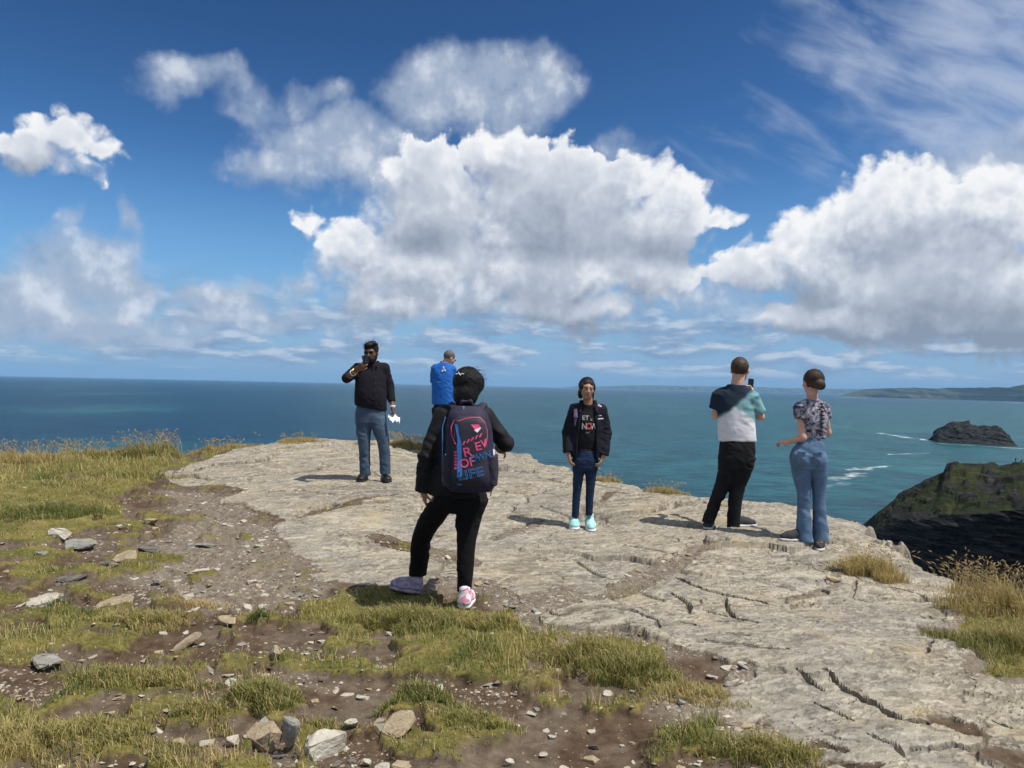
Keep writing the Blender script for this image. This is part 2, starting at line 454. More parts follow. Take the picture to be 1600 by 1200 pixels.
def m_slate(t, b, out):  # rock and turf colours darkened to carry the cloud shadow over promontory and islet
    P = gpos(t)
    x, y, z = t.sep(P)
    N = t.sep(t.node('ShaderNodeNewGeometry').outputs['Normal'])[2]
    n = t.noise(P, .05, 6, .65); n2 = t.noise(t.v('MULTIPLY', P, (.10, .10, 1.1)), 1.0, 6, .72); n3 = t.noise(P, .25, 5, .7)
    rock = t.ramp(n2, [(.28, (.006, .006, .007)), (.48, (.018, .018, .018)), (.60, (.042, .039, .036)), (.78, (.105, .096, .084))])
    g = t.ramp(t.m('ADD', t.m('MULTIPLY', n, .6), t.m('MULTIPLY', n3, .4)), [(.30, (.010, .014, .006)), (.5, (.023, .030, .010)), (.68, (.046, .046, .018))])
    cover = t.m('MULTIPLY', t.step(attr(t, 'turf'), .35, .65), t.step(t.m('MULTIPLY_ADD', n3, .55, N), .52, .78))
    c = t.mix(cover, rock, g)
    t.put(b.inputs['Base Color'], c); t.put(b.inputs['Roughness'], .95); t.put(b.inputs['Specular IOR Level'], .15)
    t.put(b.inputs['Normal'], bump(t, t.m('ADD', n2, t.m('MULTIPLY', n3, .6)), 1.0, .7))
mat('cloud_shaded_slate', m_slate)

def islet():
    top = [(1459, 687, 1262), (1460, 673, 1258), (1468, 667.5, 1255), (1478, 664.5, 1250), (1489, 658, 1245), (1500, 659, 1240), (1512, 657.5, 1236), (1519, 663.5, 1232), (1528, 667.5, 1228), (1538, 664.5, 1224),
           (1548, 667, 1220), (1558, 665.5, 1215), (1566, 669.5, 1210), (1573, 678, 1206), (1579, 688, 1203), (1584, 694.5, 1200)]
    T = [at(*p) for p in top]
    base = [sea_at(1455 + (1588 - 1455) * i / 15, 691.0 + 7.0 * i / 15) + Vector((0, -6, -3)) for i in range(16)]
    mid = [a * .5 + b_ * .5 + Vector((0, -7, (a.z - b_.z) * .16)) for a, b_ in zip(T, base)]
    back = [Vector((v.x + 3, v.y + 34, SEA - 3)) for v in T]
    G = loft([base, mid, T, back], [34, 34, 24], 170)
    h = np.clip((G[..., 2] - SEA) / 8, 0, 1)[..., None]
    s = 9.0
    D = np.stack([fbm(G[..., 0] / s + k * 31, G[..., 1] / s, G[..., 2] / s, 5, .55) for k in range(3)], -1)
    G = G + h * D * np.array([2.4, 3.0, 2.2])
    led = perlin(G[..., 2] / 1.6 + G[..., 0] / 25, G[..., 0] / 18, 0)
    G[..., 1] -= h[..., 0] * led * 1.6
    tf = sstep(G[..., 2], SEA + 16, SEA + 30) * .40
    link('islet', mesh_np('islet', G.reshape(-1, 3), gridF(*G.shape[:2]), True, {'turf': tf.ravel()}, [MATS['cloud_shaded_slate']]), label='dark rocky islet out in the water with surf at its foot', kind='structure')
islet()

def promontory():
    sky_ = [(1352, 846, 352), (1357, 828, 350), (1368, 803, 349), (1376, 797, 348), (1397, 781, 346), (1404, 771, 345), (1430, 758, 343), (1476, 739, 338), (1479, 727, 336), (1492, 722.5, 335), (1530, 723.5, 333), (1553, 722, 331),
            (1562, 727.5, 330), (1584, 724, 328), (1604, 721, 326), (1660, 716, 322), (1760, 712, 315), (1950, 706, 300)]
    T = [at(*p) for p in sky_]
    brk = [at(*p) for p in [(1352, 848, 346), (1358, 836, 340), (1368, 826, 334), (1385, 818, 328), (1410, 813, 320), (1435, 810, 312), (1460, 806, 305), (1490, 803, 298), (1515, 803, 292), (1540, 800, 288),
                            (1565, 797, 284), (1590, 795, 280), (1620, 793, 276), (1650, 792, 270), (1690, 792, 262), (1740, 790, 255), (1820, 788, 240), (1950, 785, 225)]]
    foot = [sea_at(1337 + (1950 - 1337) * (i / 17) ** 1.15, 893 + 8 * i + 3 * math.sin(i * 2.1)) + Vector((0, 0, -3)) for i in range(18)]
    back = [Vector((v.x - 8, v.y + 45, SEA - 3)) for v in T]
    G = loft([back, T, brk, foot], [14, 90, 110], 320)
    rows = G.shape[0]
    r = np.arange(rows)
    turf = np.where(r < 14, .2, np.where(r < 104, 1, 0)).astype(float)
    turf = turf[:, None] + .35 * fbm(G[..., 0] / 14, G[..., 1] / 14, 0, 4)
    fade = sstep(r, 9, 22)[:, None] * .85 + .15
    cl = sstep(r, 92, 116)[:, None]
    # stepped beds in the cliff, hummocks on the turf
    bed = G[..., 2] / 1.9 + .22 * G[..., 0] / 10 + 1.1 * fbm(G[..., 0] / 24, G[..., 1] / 24, 0, 4)
    fb = bed - np.floor(bed); lv = np.modf(np.abs(np.sin(np.floor(bed) * 91.7) * 437.5))[0]
    stepv = lv * 1.6 + sstep(fb, 0, .25) * .6
    dsp = cl * (1.3 * stepv + 2.6 * fbm(G[..., 0] / 6, G[..., 2] / 2.2, 0, 5, .62) + 5.0 * perlin(G[..., 0] / 19, G[..., 2] / 34, 5) + 1.6 * np.abs(fbm(G[..., 0] / 3.2, G[..., 2] / 7, 9.0, 3)))
    G[..., 1] -= dsp * .9; G[..., 0] -= dsp * .3
    crag = sstep(fbm(G[..., 0] / 9, G[..., 1] / 9, 3.0, 5, .6), .30, .40)
    hum = fade * (1 - cl) * (.8 * fbm(G[..., 0] / 11, G[..., 1] / 11, 2, 5, .6) + 1.7 * crag + .4 * fbm(G[..., 0] / 2.5, G[..., 1] / 2.5, 8, 3))
    G[..., 2] += hum - .5 * fade * (1 - cl)
    # rock ribs along the edge of the turf and small outcrops
    rib = fbm(G[..., 0] / 10 + 4, G[..., 1] / 16, 1, 4)
    turf = turf - 1.2 * (rib > .46) - .8 * crag
    turf -= (1 - sstep(r, 15, 21))[:, None] * (fbm(G[..., 0] / 16, G[..., 1] / 16, 11, 3) > -.1) * 1.2
    link('promontory', mesh_np('promontory', G.reshape(-1, 3), gridF(*G.shape[:2]), True, {'turf': np.clip(turf, 0, 1).ravel()}, [MATS['cloud_shaded_slate']]), label='dark grassy promontory with black layered cliff', kind='structure')
promontory()

# ------------------------------------------------------------------ air over the sea
def haze():
    me = bpy.data.meshes.new('haze'); bm = bmesh.new()
    z0, z1, r = SEA - 8, CAMZ + 330, 33500
    vs = [bm.verts.new((x, y, z)) for z in (z0, z1) for x, y in ((-r, -r), (r, -r), (r, r), (-r, r))]
    for f in ((3, 2, 1, 0), (4, 5, 6, 7), (0, 1, 5, 4), (1, 2, 6, 5), (2, 3, 7, 6), (3, 0, 4, 7)): bm.faces.new([vs[i] for i in f])
    bm.to_mesh(me); bm.free()
    m_ = bpy.data.materials.new('air'); m_.use_nodes = True
    t = NT(m_.node_tree); t.n.clear()
    out = t.node('ShaderNodeOutputMaterial'); v = t.node('ShaderNodeVolumePrincipled')
    t.put(v.inputs['Color'], (.34, .66, 1.0)); t.put(v.inputs['Density'], 2.8e-5); t.put(v.inputs['Anisotropy'], 0.0)
    t.l.new(v.outputs[0], out.inputs['Volume'])
    me.materials.append(m_)
    link('haze', me, kind='stuff', label='thin blue haze over the sea', cat='haze')
haze()
# ------------------------------------------------------------------ the cliff top: height from surveyed points (picture position, distance)
CP = [(0, 1200, 2.93), (400, 1200, 2.98), (800, 1200, 3.03), (1200, 1200, 3.08), (1600, 1200, 3.16), (0, 1000, 4.29), (0, 850, 6.36), (0, 770, 8.7), (0, 738, 10.3), (0, 714, 11.95),
      (270, 708, 12.1), (330, 702, 12.2), (250, 745, 10.0), (300, 800, 7.9), (450, 690, 12.6), (560, 687, 12.9), (640, 690, 13.3), (740, 698, 13.5), (800, 705, 13.1), (845, 723, 11.8), (905, 738, 10.9), (960, 752, 10.0), (1030, 766, 9.7),
      (1100, 775, 9.4), (1230, 785, 9.3), (1330, 815, 8.4), (1400, 860, 7.3), (1510, 917, 6.37), (1600, 960, 5.75), (1600, 1045, 4.55), (1500, 1100, 4.0), (585, 752, 9.6), (692, 714, 12.5),
      (905, 823, 7.73), (1140, 827, 7.82), (1262, 850, 7.3), (725, 950, 5.08), (645, 925, 5.4), (400, 1000, 4.4), (400, 880, 6.05), (1000, 1000, 4.5), (1300, 1000, 4.62), (1000, 900, 6.0), (550, 850, 6.6), (700, 800, 8.1)]
_cp = np.array([tuple(at(*c)) for c in CP] + [(-12, 11.5, .22), (-9, 6, .05), (-5, 1, -.02), (0, -2, 0), (6, 0, -.1), (-12, -3, .05), (8, 4.5, -.25)])
def _U(r2): return np.where(r2 > 1e-9, r2 * np.log(np.maximum(r2, 1e-9)), 0) * .5
_n = len(_cp)
_K = _U(((_cp[:, None, :2] - _cp[None, :, :2]) ** 2).sum(-1)) + np.eye(_n) * .25
_Pm = np.c_[np.ones(_n), _cp[:, :2]]
_A = np.block([[_K, _Pm], [_Pm.T, np.zeros((3, 3))]])
_w = np.linalg.solve(_A, np.r_[_cp[:, 2], 0, 0, 0])
def h0(X, Y):
    """base height; large sheets are read from a 12 cm table"""
    X, Y = np.asarray(X, float), np.asarray(Y, float)
    if X.size > 20000:
        gx = np.clip((X + 20) / .12, 0, 320); gy = np.clip((Y + 4) / .12, 0, 187)
        i, j = gx.astype(int).clip(0, 319), gy.astype(int).clip(0, 186); fx, fy = gx - i, gy - j
        return (_tab[i, j] * (1 - fx) + _tab[i + 1, j] * fx) * (1 - fy) + (_tab[i, j + 1] * (1 - fx) + _tab[i + 1, j + 1] * fx) * fy
    return h_exact(X, Y)
def h_exact(X, Y):
    z = _w[_n] + _w[_n + 1] * X + _w[_n + 2] * Y
    for i in range(_n): z = z + _w[i] * _U((X - _cp[i, 0]) ** 2 + (Y - _cp[i, 1]) ** 2)
    return z
_tab = h_exact(*np.meshgrid(-20 + .12 * np.arange(321), -4 + .12 * np.arange(188), indexing='ij'))
_ym = np.geomspace(1.2, 22, 500)
def G(px, py):
    """where the view ray through a picture position meets the base ground: X, Y"""
    d = ray(px, py); k = _ym / d.y
    z = CAMZ + d.z * k
    below = z < h0(d.x * k, _ym)
    i = int(np.argmax(below)) if below.any() else len(_ym) - 1
    return d.x * k[i], float(_ym[i])
def Gs(L): return [G(*p) for p in L]

def poly_sd(X, Y, poly):
    """signed distance to a polygon, positive inside"""
    P = np.array(poly, np.float32); n = len(P); X = X.astype(np.float32); Y = Y.astype(np.float32)
    d2 = np.full(X.shape, 1e9, np.float32); ins = np.zeros(X.shape, bool)
    for i in range(n):
        ax, ay = P[i]; bx, by = P[(i + 1) % n]
        ex, ey = bx - ax, by - ay
        t = np.clip(((X - ax) * ex + (Y - ay) * ey) / (ex * ex + ey * ey + 1e-12), 0, 1)
        d2 = np.minimum(d2, (X - ax - t * ex) ** 2 + (Y - ay - t * ey) ** 2)
        c = ((ay > Y) != (by > Y)) & (X < (bx - ax) * (Y - ay) / (by - ay + 1e-12) + ax)
        ins ^= c
    return np.sqrt(d2) * np.where(ins, 1, -1)
def line_d(X, Y, pts):
    P = np.array(pts, np.float32); X = X.astype(np.float32); Y = Y.astype(np.float32)
    d2 = np.full(X.shape, 1e9, np.float32); s = np.zeros(X.shape, np.float32)
    L = np.r_[0, np.cumsum(np.linalg.norm(np.diff(P, axis=0), axis=1))]
    for i in range(len(P) - 1):
        ax, ay = P[i]; ex, ey = P[i + 1] - P[i]
        t = np.clip(((X - ax) * ex + (Y - ay) * ey) / (ex * ex + ey * ey + 1e-12), 0, 1)
        q = (X - ax - t * ex) ** 2 + (Y - ay - t * ey) ** 2
        m_ = q < d2; d2 = np.where(m_, q, d2); s = np.where(m_, (L[i] + t * (L[i + 1] - L[i])) / L[-1], s)
    return np.sqrt(d2), s

_edge_px = [(0, 713, 12.0), (150, 710, 12.1), (270, 706, 12.25), (330, 701, 12.4), (450, 689, 12.8), (560, 686, 13.1), (640, 688, 13.5), (740, 697, 13.7), (800, 704, 13.25), (845, 722, 11.95), (905, 737, 11.05), (960, 751, 10.15), (1030, 765, 9.85),
            (1100, 774, 9.55), (1230, 784, 9.45), (1330, 814, 8.55), (1400, 859, 7.42), (1510, 916, 6.45), (1600, 958, 5.9)]
EDGE = [(at(*c).x, at(*c).y) for c in _edge_px]
LAND = [(-60, 16), (-25, 13.5)] + EDGE + [(5.2, 5.5), (7.5, 5.0), (12, 2), (18, -30), (-60, -30)]

ROCK = Gs([(240, 744), (262, 738), (300, 724), (340, 712), (360, 704)]) + [(-5.0, 13.6), (0, 15.2), (2.5, 12.5), (6.5, 10.5), (7.5, 5.6)] + Gs([(1560, 940), (1512, 920), (1478, 945), (1492, 968), (1440, 985), (1498, 1000),
      (1488, 1018), (1515, 1046), (1600, 1066), (1680, 1080), (1760, 1200), (1500, 1260), (1300, 1215), (1290, 1165), (1215, 1140), (1130, 1108), (1122, 1070), (1150, 1050), (1105, 1042), (1062, 1012), (1000, 992), (925, 985), (846, 972), (868, 945),
      (905, 925), (880, 915), (815, 925), (770, 900), (700, 902), (640, 912), (560, 912), (510, 895), (470, 868), (432, 846), (428, 822), (452, 806), (405, 796), (345, 786), (352, 772), (400, 764), (350, 756), (290, 757)])
HOLES = [(Gs([(872, 948), (925, 932), (985, 912), (1030, 893), (1062, 872), (1095, 856), (1130, 850)]), .13), (Gs([(775, 838), (812, 826), (842, 818)]), .09), (Gs([(590, 835), (640, 850), (700, 862), (735, 880)]), .17),
         (Gs([(470, 806), (520, 792), (580, 778), (620, 772)]), .06), (Gs([(900, 805), (960, 770), (1000, 778)]), .05), (Gs([(1232, 935), (1275, 928), (1300, 905), (1318, 880)]), .05), (Gs([(1135, 1060), (1165, 1040)]), .10)]
CRACKS = [  # (points, half width, depth)
    ([(1288, 1044), (1310, 1066), (1345, 1082), (1375, 1102), (1398, 1114), (1440, 1121), (1485, 1118)], .017, .16), ([(1246, 1042), (1272, 1062), (1290, 1072)], .010, .06),
    ([(1052, 898), (1100, 914), (1150, 926), (1210, 941)], .013, .10), ([(1133, 925), (1136, 950), (1150, 962), (1185, 968)], .012, .08), ([(1048, 922), (1072, 940), (1080, 955)], .010, .05),
    ([(1105, 996), (1150, 1002), (1190, 1010), (1232, 1012)], .014, .09), ([(1140, 985), (1175, 990)], .012, .06), ([(1095, 948), (1135, 958)], .008, .05), ([(900, 868), (930, 885), (960, 896)], .010, .06), ([(985, 912), (1010, 925), (1040, 935)], .008, .05),
    ([(845, 790), (900, 812), (925, 800)], .009, .05), ([(775, 840), (810, 822), (850, 812)], .020, .10), ([(640, 905), (700, 885), (760, 878)], .012, .05), ([(560, 845), (610, 850), (655, 862)], .010, .05),
    ([(985, 850), (1040, 862), (1085, 858)], .009, .05), ([(1000, 800), (1060, 788), (1100, 778)], .010, .05), ([(840, 745), (880, 755), (930, 758), (975, 765)], .010, .06), ([(850, 770), (905, 752), (940, 748)], .012, .06),
    ([(400, 770), (470, 768), (540, 775), (600, 768)], .010, .05), ([(350, 757), (420, 750), (470, 735), (560, 722)], .012, .07), ([(540, 738), (600, 742), (680, 730)], .010, .05), ([(280, 745), (300, 740), (325, 748)], .014, .08),
    ([(480, 715), (560, 708), (640, 712)], .009, .05), ([(420, 705), (500, 700)], .008, .05), ([(600, 790), (680, 782), (740, 760)], .010, .06), ([(800, 940), (840, 948), (880, 965)], .010, .06), ([(930, 952), (985, 962), (1030, 975)], .012, .07),
    ([(1010, 985), (1060, 968), (1090, 975)], .007, .04), ([(1190, 880), (1230, 872), (1290, 880)], .008, .05), ([(1270, 1090), (1300, 1105), (1330, 1120)], .007, .04), ([(1345, 1135), (1390, 1150), (1420, 1175)], .008, .05),
    ([(1560, 1118), (1590, 1130)], .008, .05), ([(1340, 905), (1330, 925), (1360, 935)], .008, .04), ([(1395, 960), (1440, 968), (1480, 966)], .007, .03), ([(1180, 905), (1240, 918), (1300, 925)], .006, .03)]
TURF = [  # (px, py, rx, ry): patches of turf in the worn ground
    (200, 965, 95, 20), (285, 960, 50, 14), (195, 1062, 130, 22), (90, 1080, 60, 22), (25, 1140, 70, 70), (165, 1146, 130, 26), (420, 1090, 56, 26), (310, 1118, 50, 15), (470, 1028, 120, 15), (540, 955, 90, 22), (350, 1188, 120, 22), (480, 1130, 40, 12),
    (230, 866, 70, 9), (185, 888, 70, 9), (70, 893, 70, 8), (40, 935, 60, 16), (110, 950, 50, 10), (265, 930, 60, 8), (330, 905, 45, 7), (140, 1000, 60, 12), (30, 1005, 50, 14), (270, 808, 40, 5), (190, 815, 70, 6), (400, 965, 40, 10), (560, 985, 90, 18),
    (655, 1095, 82, 26), (745, 1135, 66, 32), (1155, 1138, 40, 20), (1205, 1168, 90, 34), (350, 840, 40, 5), (60, 860, 60, 8)]
TURF_POLY = [Gs([(-300, 712), (0, 713), (150, 711), (270, 708), (330, 703), (345, 708), (300, 722), (240, 738), (215, 752), (190, 768), (180, 785), (190, 800), (150, 812), (120, 835), (40, 842), (-200, 850), (-500, 800)]),
             Gs([(500, 931), (575, 925), (640, 930), (690, 940), (760, 930), (800, 942), (826, 984), (875, 984), (1025, 1003), (1062, 1040), (1095, 1062), (1110, 1110), (1130, 1125), (1150, 1170), (1060, 1168), (969, 1124), (837, 1085), (762, 1055), (650, 1051), (500, 1044), (420, 1030), (430, 1000)]),
             Gs([(1505, 930), (1485, 945), (1500, 968), (1505, 995), (1500, 1018), (1528, 1044), (1600, 1058), (1700, 1060), (1800, 1000), (1700, 930), (1600, 925)])]
SOIL = [(125, 1112, 70, 24), (155, 1030, 70, 14), (245, 1002, 50, 11), (300, 1152, 90, 26), (430, 990, 60, 14), (380, 975, 40, 14), (470, 925, 50, 10), (560, 1075, 110, 34), (1085, 1042, 46, 24), (1290, 1150, 30, 9), (1490, 1126, 38, 12), (1580, 1180, 44, 20), (1468, 985, 28, 12), (1350, 1192, 50, 10),
        (250, 790, 70, 8), (60, 1190, 50, 12), (1190, 1120, 40, 14), (200, 1196, 60, 12), (700, 1070, 60, 14)]
SOIL_POLY = [Gs([(470, 1048), (744, 1051), (837, 1085), (969, 1130), (1044, 1168), (1100, 1180), (1300, 1225), (1300, 1300), (744, 1300), (720, 1200), (762, 1160), (811, 1122), (725, 1092), (575, 1085), (480, 1110)])]
GRAVEL_POLY = [Gs([(250, 760), (345, 775), (400, 800), (430, 830), (480, 880), (520, 905), (470, 930), (420, 940), (300, 930), (200, 905), (220, 860), (300, 810)]), Gs([(700, 900), (770, 895), (820, 920), (905, 920), (870, 945), (850, 975), (800, 965), (760, 930)])]
def near_box(X, Y, pts, r):
    P = np.array(pts); return (X > P[:, 0].min() - r) & (X < P[:, 0].max() + r) & (Y > P[:, 1].min() - r) & (Y < P[:, 1].max() + r)
_ell = {}
def ell(X, Y, E, w=0):
    """largest of several elliptical patches: 1 at the centre, 0 at the rim"""
    r = np.full(X.shape, -1.0, np.float32)
    for (px, py, rx, ry) in E:
        if (px, py, rx, ry) not in _ell:
            cx, cy = G(px, py); _ell[px, py, rx, ry] = cx, cy, abs(G(px + rx, py)[0] - cx), max(.03, abs(G(px, py - ry)[1] - G(px, py + ry)[1]) / 2)
        cx, cy, lx, ly = _ell[px, py, rx, ry]
        m_ = (np.abs(X - cx) < 2 * lx) & (np.abs(Y - cy) < 2 * ly)
        r[m_] = np.maximum(r[m_], 1 - np.sqrt(((X[m_] - cx) / lx) ** 2 + ((Y[m_] - cy) / ly) ** 2))
    return r

# joints that part the outcrop into slabs: two directions
JA, JB = np.array([.63, .77]), np.array([.62, -.785])
_rj = np.random.RandomState(3)
_seeds = []
for i in range(-6, 9):
    for j in range(-9, 7):
        _seeds.append(((i + _rj.uniform(-.38, .38) + .5 * (j % 2)) * 1.75, (j + _rj.uniform(-.36, .36)) * 1.15 ))
_seeds = np.array(_seeds) @ np.array([JA, JB]) + np.array([1.0, 7.0])
_seeds = _seeds[(_seeds[:, 0] > -7) & (_seeds[:, 0] < 8) & (_seeds[:, 1] > 1.5) & (_seeds[:, 1] < 16)]
def slabs(X, Y):
    wx = X + .16 * fbm(X / .7, Y / .7, 1.1, 4); wy = Y + .16 * fbm(X / .7, Y / .7, 5.7, 4)
    u, v = (wx * JA[0] + wy * JA[1]).astype(np.float32), (wx * JB[0] + wy * JB[1]).astype(np.float32)
    su, sv = _seeds @ JA, _seeds @ JB
    f1 = np.full(X.shape, 1e9, np.float32); f2 = f1.copy(); idx = np.zeros(X.shape, np.int32)
    for k in range(len(_seeds)):
        d = ((u - np.float32(su[k])) * np.float32(1 / 1.5)) ** 2 + (v - np.float32(sv[k])) ** 2
        n = d < f1
        f2 = np.where(n, f1, np.minimum(f2, d)); f1 = np.where(n, d, f1); idx = np.where(n, k, idx)
    return idx, np.sqrt(f2) - np.sqrt(f1)
_so = _rj.uniform(-.024, .024, len(_seeds)); _st = _rj.uniform(-.020, .020, (len(_seeds), 2))

def terrain(X, Y, detail=True):
    """height and cover masks of the cliff top"""
    nx, ny = fbm(X / .55, Y / .55, 2.2, 4), fbm(X / .55, Y / .55, 8.8, 4)
    n_s = fbm(X / .09, Y / .09, 4.4, 3)
    Xw, Yw = X + .11 * nx + .02 * n_s, Y + .13 * ny + .02 * n_s
    rock = poly_sd(Xw, Yw, ROCK)
    for pts, w in HOLES:
        m_ = near_box(X, Y, pts, .8)
        d, s = line_d(X[m_] + .07 * nx[m_] + .02 * n_s[m_], Y[m_] + .07 * ny[m_], pts)
        rock[m_] = np.minimum(rock[m_], d - w * (.45 + .55 * np.sin(np.pi * np.clip(s, .04, .96)) + .5 * nx[m_]))
    soil_on_rock = ell(Xw, Yw, [SOIL[i] for i in (8, 9, 10, 11, 12, 13)])
    rock = np.minimum(rock, -soil_on_rock * .3)
    rk = sstep(rock, -.012, .012)
    turf = np.maximum.reduce([sstep(ell(Xw, Yw, TURF), -.02, .16)] + [sstep(poly_sd(Xw, Yw, p) + .05 * nx, -.03, .05) for p in TURF_POLY])
    soil = np.maximum(sstep(ell(Xw, Yw, SOIL), -.1, .3), sstep(poly_sd(Xw, Yw, SOIL_POLY[0]), -.05, .08))
    # hollows worn through the wide turf
    worn = sstep(fbm(X / .8 + 3, Y / .8, 6.6, 4), .16, .30) * np.where(Y < 6, 1, sstep(fbm(X / 1.4, Y / 1.1, 16.6, 3), .0, .25))
    turf = turf * (1 - .85 * worn) * (1 - soil * .9) * (1 - rk)
    gravel = np.maximum.reduce([sstep(poly_sd(Xw, Yw, p), -.2, .1) for p in GRAVEL_POLY])
    gravel = np.maximum(gravel, sstep(rock, -.40, -.15) * (1 - soil) * (Y < 9) * sstep(X, -.9, -.5))
    # scattered moss on the worn ground
    moss = sstep(fbm(X / .35 + 9, Y / .28, 1.0, 4), .16, .40) * (1 - rk) * (1 - soil) * (1 - .40 * gravel)
    turf = np.maximum(turf, moss * .75)
    z = h0(X, Y)
    idx, fd = slabs(X, Y)
    # --- rock relief
    u, v = X * JA[0] + Y * JA[1], X * JB[0] + Y * JB[1]
    zr = .018 * fbm(X / 1.3, Y / 1.3, 3.1, 3)
    cx, cy = _seeds[idx, 0], _seeds[idx, 1]
    zr = zr + _so[idx] + _st[idx, 0] * (X - cx) + _st[idx, 1] * (Y - cy)
    # bedding: thin sheets broken off along contour-like edges
    T = fbm(u / .85, v / .50, 7.7, 5, .52)
    q = T * 6.5; fl = np.floor(q); fr = q - fl
    zr = zr + .0075 * (fl + sstep(fr, .90, 1.0) - .80 * q)
    T2 = fbm(u / .34 + 40, v / .17, 9.1, 4, .6); q2 = T2 * 3.6; fl2 = np.floor(q2); fr2 = q2 - fl2
    zr = zr + .0032 * (fl2 + sstep(fr2, .85, 1.0) - .85 * q2)
    layer = np.modf(np.abs(np.sin(fl * 12.99 + fl2 * 78.2 + idx * 3.7) * 437.5))[0]
    zr = zr + .0010 * fbm(X / .05, Y / .045, 1.7, 3)
    # finer breaks inside a slab
    ca, cb = u / .62 + .35 * fbm(X / .4, Y / .4, 21.0, 3), v / .40 + .35 * fbm(X / .4, Y / .4, 23.0, 3)
    f1 = np.full(X.shape, 9., np.float32); f2 = f1.copy()
    for di in (-1, 0, 1):
        for dj in (-1, 0, 1):
            gi, gj = np.floor(ca) + di, np.floor(cb) + dj
            hx = np.modf(np.abs(np.sin(gi * 127.1 + gj * 311.7) * 4375.8))[0]; hy = np.modf(np.abs(np.sin(gi * 269.5 + gj * 183.3) * 4375.8))[0]
            dd = (ca - gi - hx) ** 2 + (cb - gj - hy) ** 2
            n_ = dd < f1; f2 = np.where(n_, f1, np.minimum(f2, dd)); f1 = np.where(n_, dd, f1)
    fine = np.sqrt(f2) - np.sqrt(f1)
    fo = sstep(fbm(X / .6 + 5, Y / .6, 31.0, 3), .14, .36)
    zr = zr - .022 * np.exp(-(fine / (.0030 * Y + .004)) ** 4) * fo
    open_ = sstep(fbm(X / .9, Y / .9, 12.3, 3), .0, .32)
    zr = zr - .07 * np.exp(-(fd / (.0016 * Y + .004)) ** 4) * open_
    crk = np.zeros_like(X)
    for pts, w, dp in CRACKS_W:
        x0, x1, y0, y1 = min(p[0] for p in pts) - .3, max(p[0] for p in pts) + .3, min(p[1] for p in pts) - .3, max(p[1] for p in pts) + .3
        m_ = (X > x0) & (X < x1) & (Y > y0) & (Y < y1)
        if not m_.any(): continue
        d, s = line_d(X[m_] + .035 * nx[m_] + .006 * n_s[m_], Y[m_] + .035 * ny[m_], pts)
        ww = w * (.35 + 1.0 * np.sin(np.pi * np.clip(s, .05, .95))) * (1 + .5 * n_s[m_])
        crk[m_] = np.maximum(crk[m_], dp * np.exp(-(d / np.maximum(ww, .002 + (.0016 * Y[m_] + .0025) * sstep(np.minimum(s, 1 - s), 0, .12))) ** 4))
        zr[m_] -= .004 * np.exp(-(d / .05) ** 2)
    zr = zr - crk
    # --- loose ground relief
    zg = -.040 + .022 * fbm(X / .6, Y / .6, 4.0, 4) + .006 * fbm(X / .08, Y / .08, 2.0, 3) + .010 * gravel * fbm(X / .05, Y / .05, 2.9, 2)
    tuck = sstep(rock, -.30, -.02)                   # the loose ground laps up to the rock
    zg = zg + (.055 - .05 * tuck) * sstep(turf, .15, .75) * (.75 + .6 * fbm(X / .3, Y / .3, 5.5, 3)) - .02 * soil
    zg = zg + .02 * tuck
    z = z + rk * zr + (1 - rk) * zg
    # --- over the edge
    d = -poly_sd(X + .25 * nx, Y + .25 * ny, LAND)
    lip = np.clip(d + .30, 0, None)
    z = z - .55 * np.minimum(lip, 1.2) ** 2
    z = z - np.clip(d, 0, None) * (3.2 + 1.6 * nx) - np.clip(d - 2, 0, None) * 3
    z = np.maximum(z, SEA - 5 + .1 * nx)
    terrain.layer = layer
    return z, rk, turf, soil, gravel, idx, crk
CRACKS_W = [(Gs(p), w, d) for p, w, d in CRACKS]

def build_ground():
    # sheet whose lines spread with distance, so that near ground is finer
    u = np.concatenate([-.52 - np.geomspace(.004, 2.6, 46)[::-1], np.linspace(-.52, .50, 830), .50 + np.geomspace(.004, 2.2, 44)])
    yy = [2.35]
    while yy[-1] < 15.2: yy.append(yy[-1] * 1.0030)
    far = yy[-1] + np.geomspace(.06, 45, 46)
    near = 2.35 - np.geomspace(.01, 5.4, 40)[::-1]
    Yv = np.concatenate([near, yy, far])
    U, Y = np.meshgrid(u, Yv)
    X = U * (Y + 4.2)
    X, Y = X.astype(np.float32), Y.astype(np.float32)
    z, rk, turf, soil, gravel, idx, crk = terrain(X, Y)
    nr, nc = X.shape
    V = np.stack([X, Y, z], -1).reshape(-1, 3)
    F = gridF(nr, nc)
    A = {'rock': rk.ravel(), 'turf': turf.ravel(), 'soil': soil.ravel(), 'gravel': gravel.ravel(), 'layer': terrain.layer.ravel()}
    rf = rk.ravel()[F].mean(1) > .5
    inview = (np.abs(X.ravel()[F].mean(1)) < .8 * Y.ravel()[F].mean(1) + 1)
    idf = idx.ravel()[F[:, 0]]
    def sub(name, sel, parent=None, smooth=True, **kw):
        f = F[sel]; used, inv = np.unique(f, return_inverse=True)
        me = mesh_np(name, V[used], inv.reshape(f.shape), smooth, {k: a[used] for k, a in A.items()}, [MATS['cliff_top']])
        return link(name, me, parent, **kw)
    sub('ground', ~rf, kind='structure')
    root = link('rock_outcrop', None, kind='structure', label='pale layered bedrock shelf at the cliff edge')
    ids, cnt = np.unique(idf[rf], return_counts=True)
    big = [i for i, c in zip(ids, cnt) if c > 1500]
    rest = rf.copy()
    for i in big:
        s_ = rf & (idf == i); rest &= ~s_
        sub('rock_slab', s_, root, False)
    if rest.any(): sub('rock_fragments', rest, root)

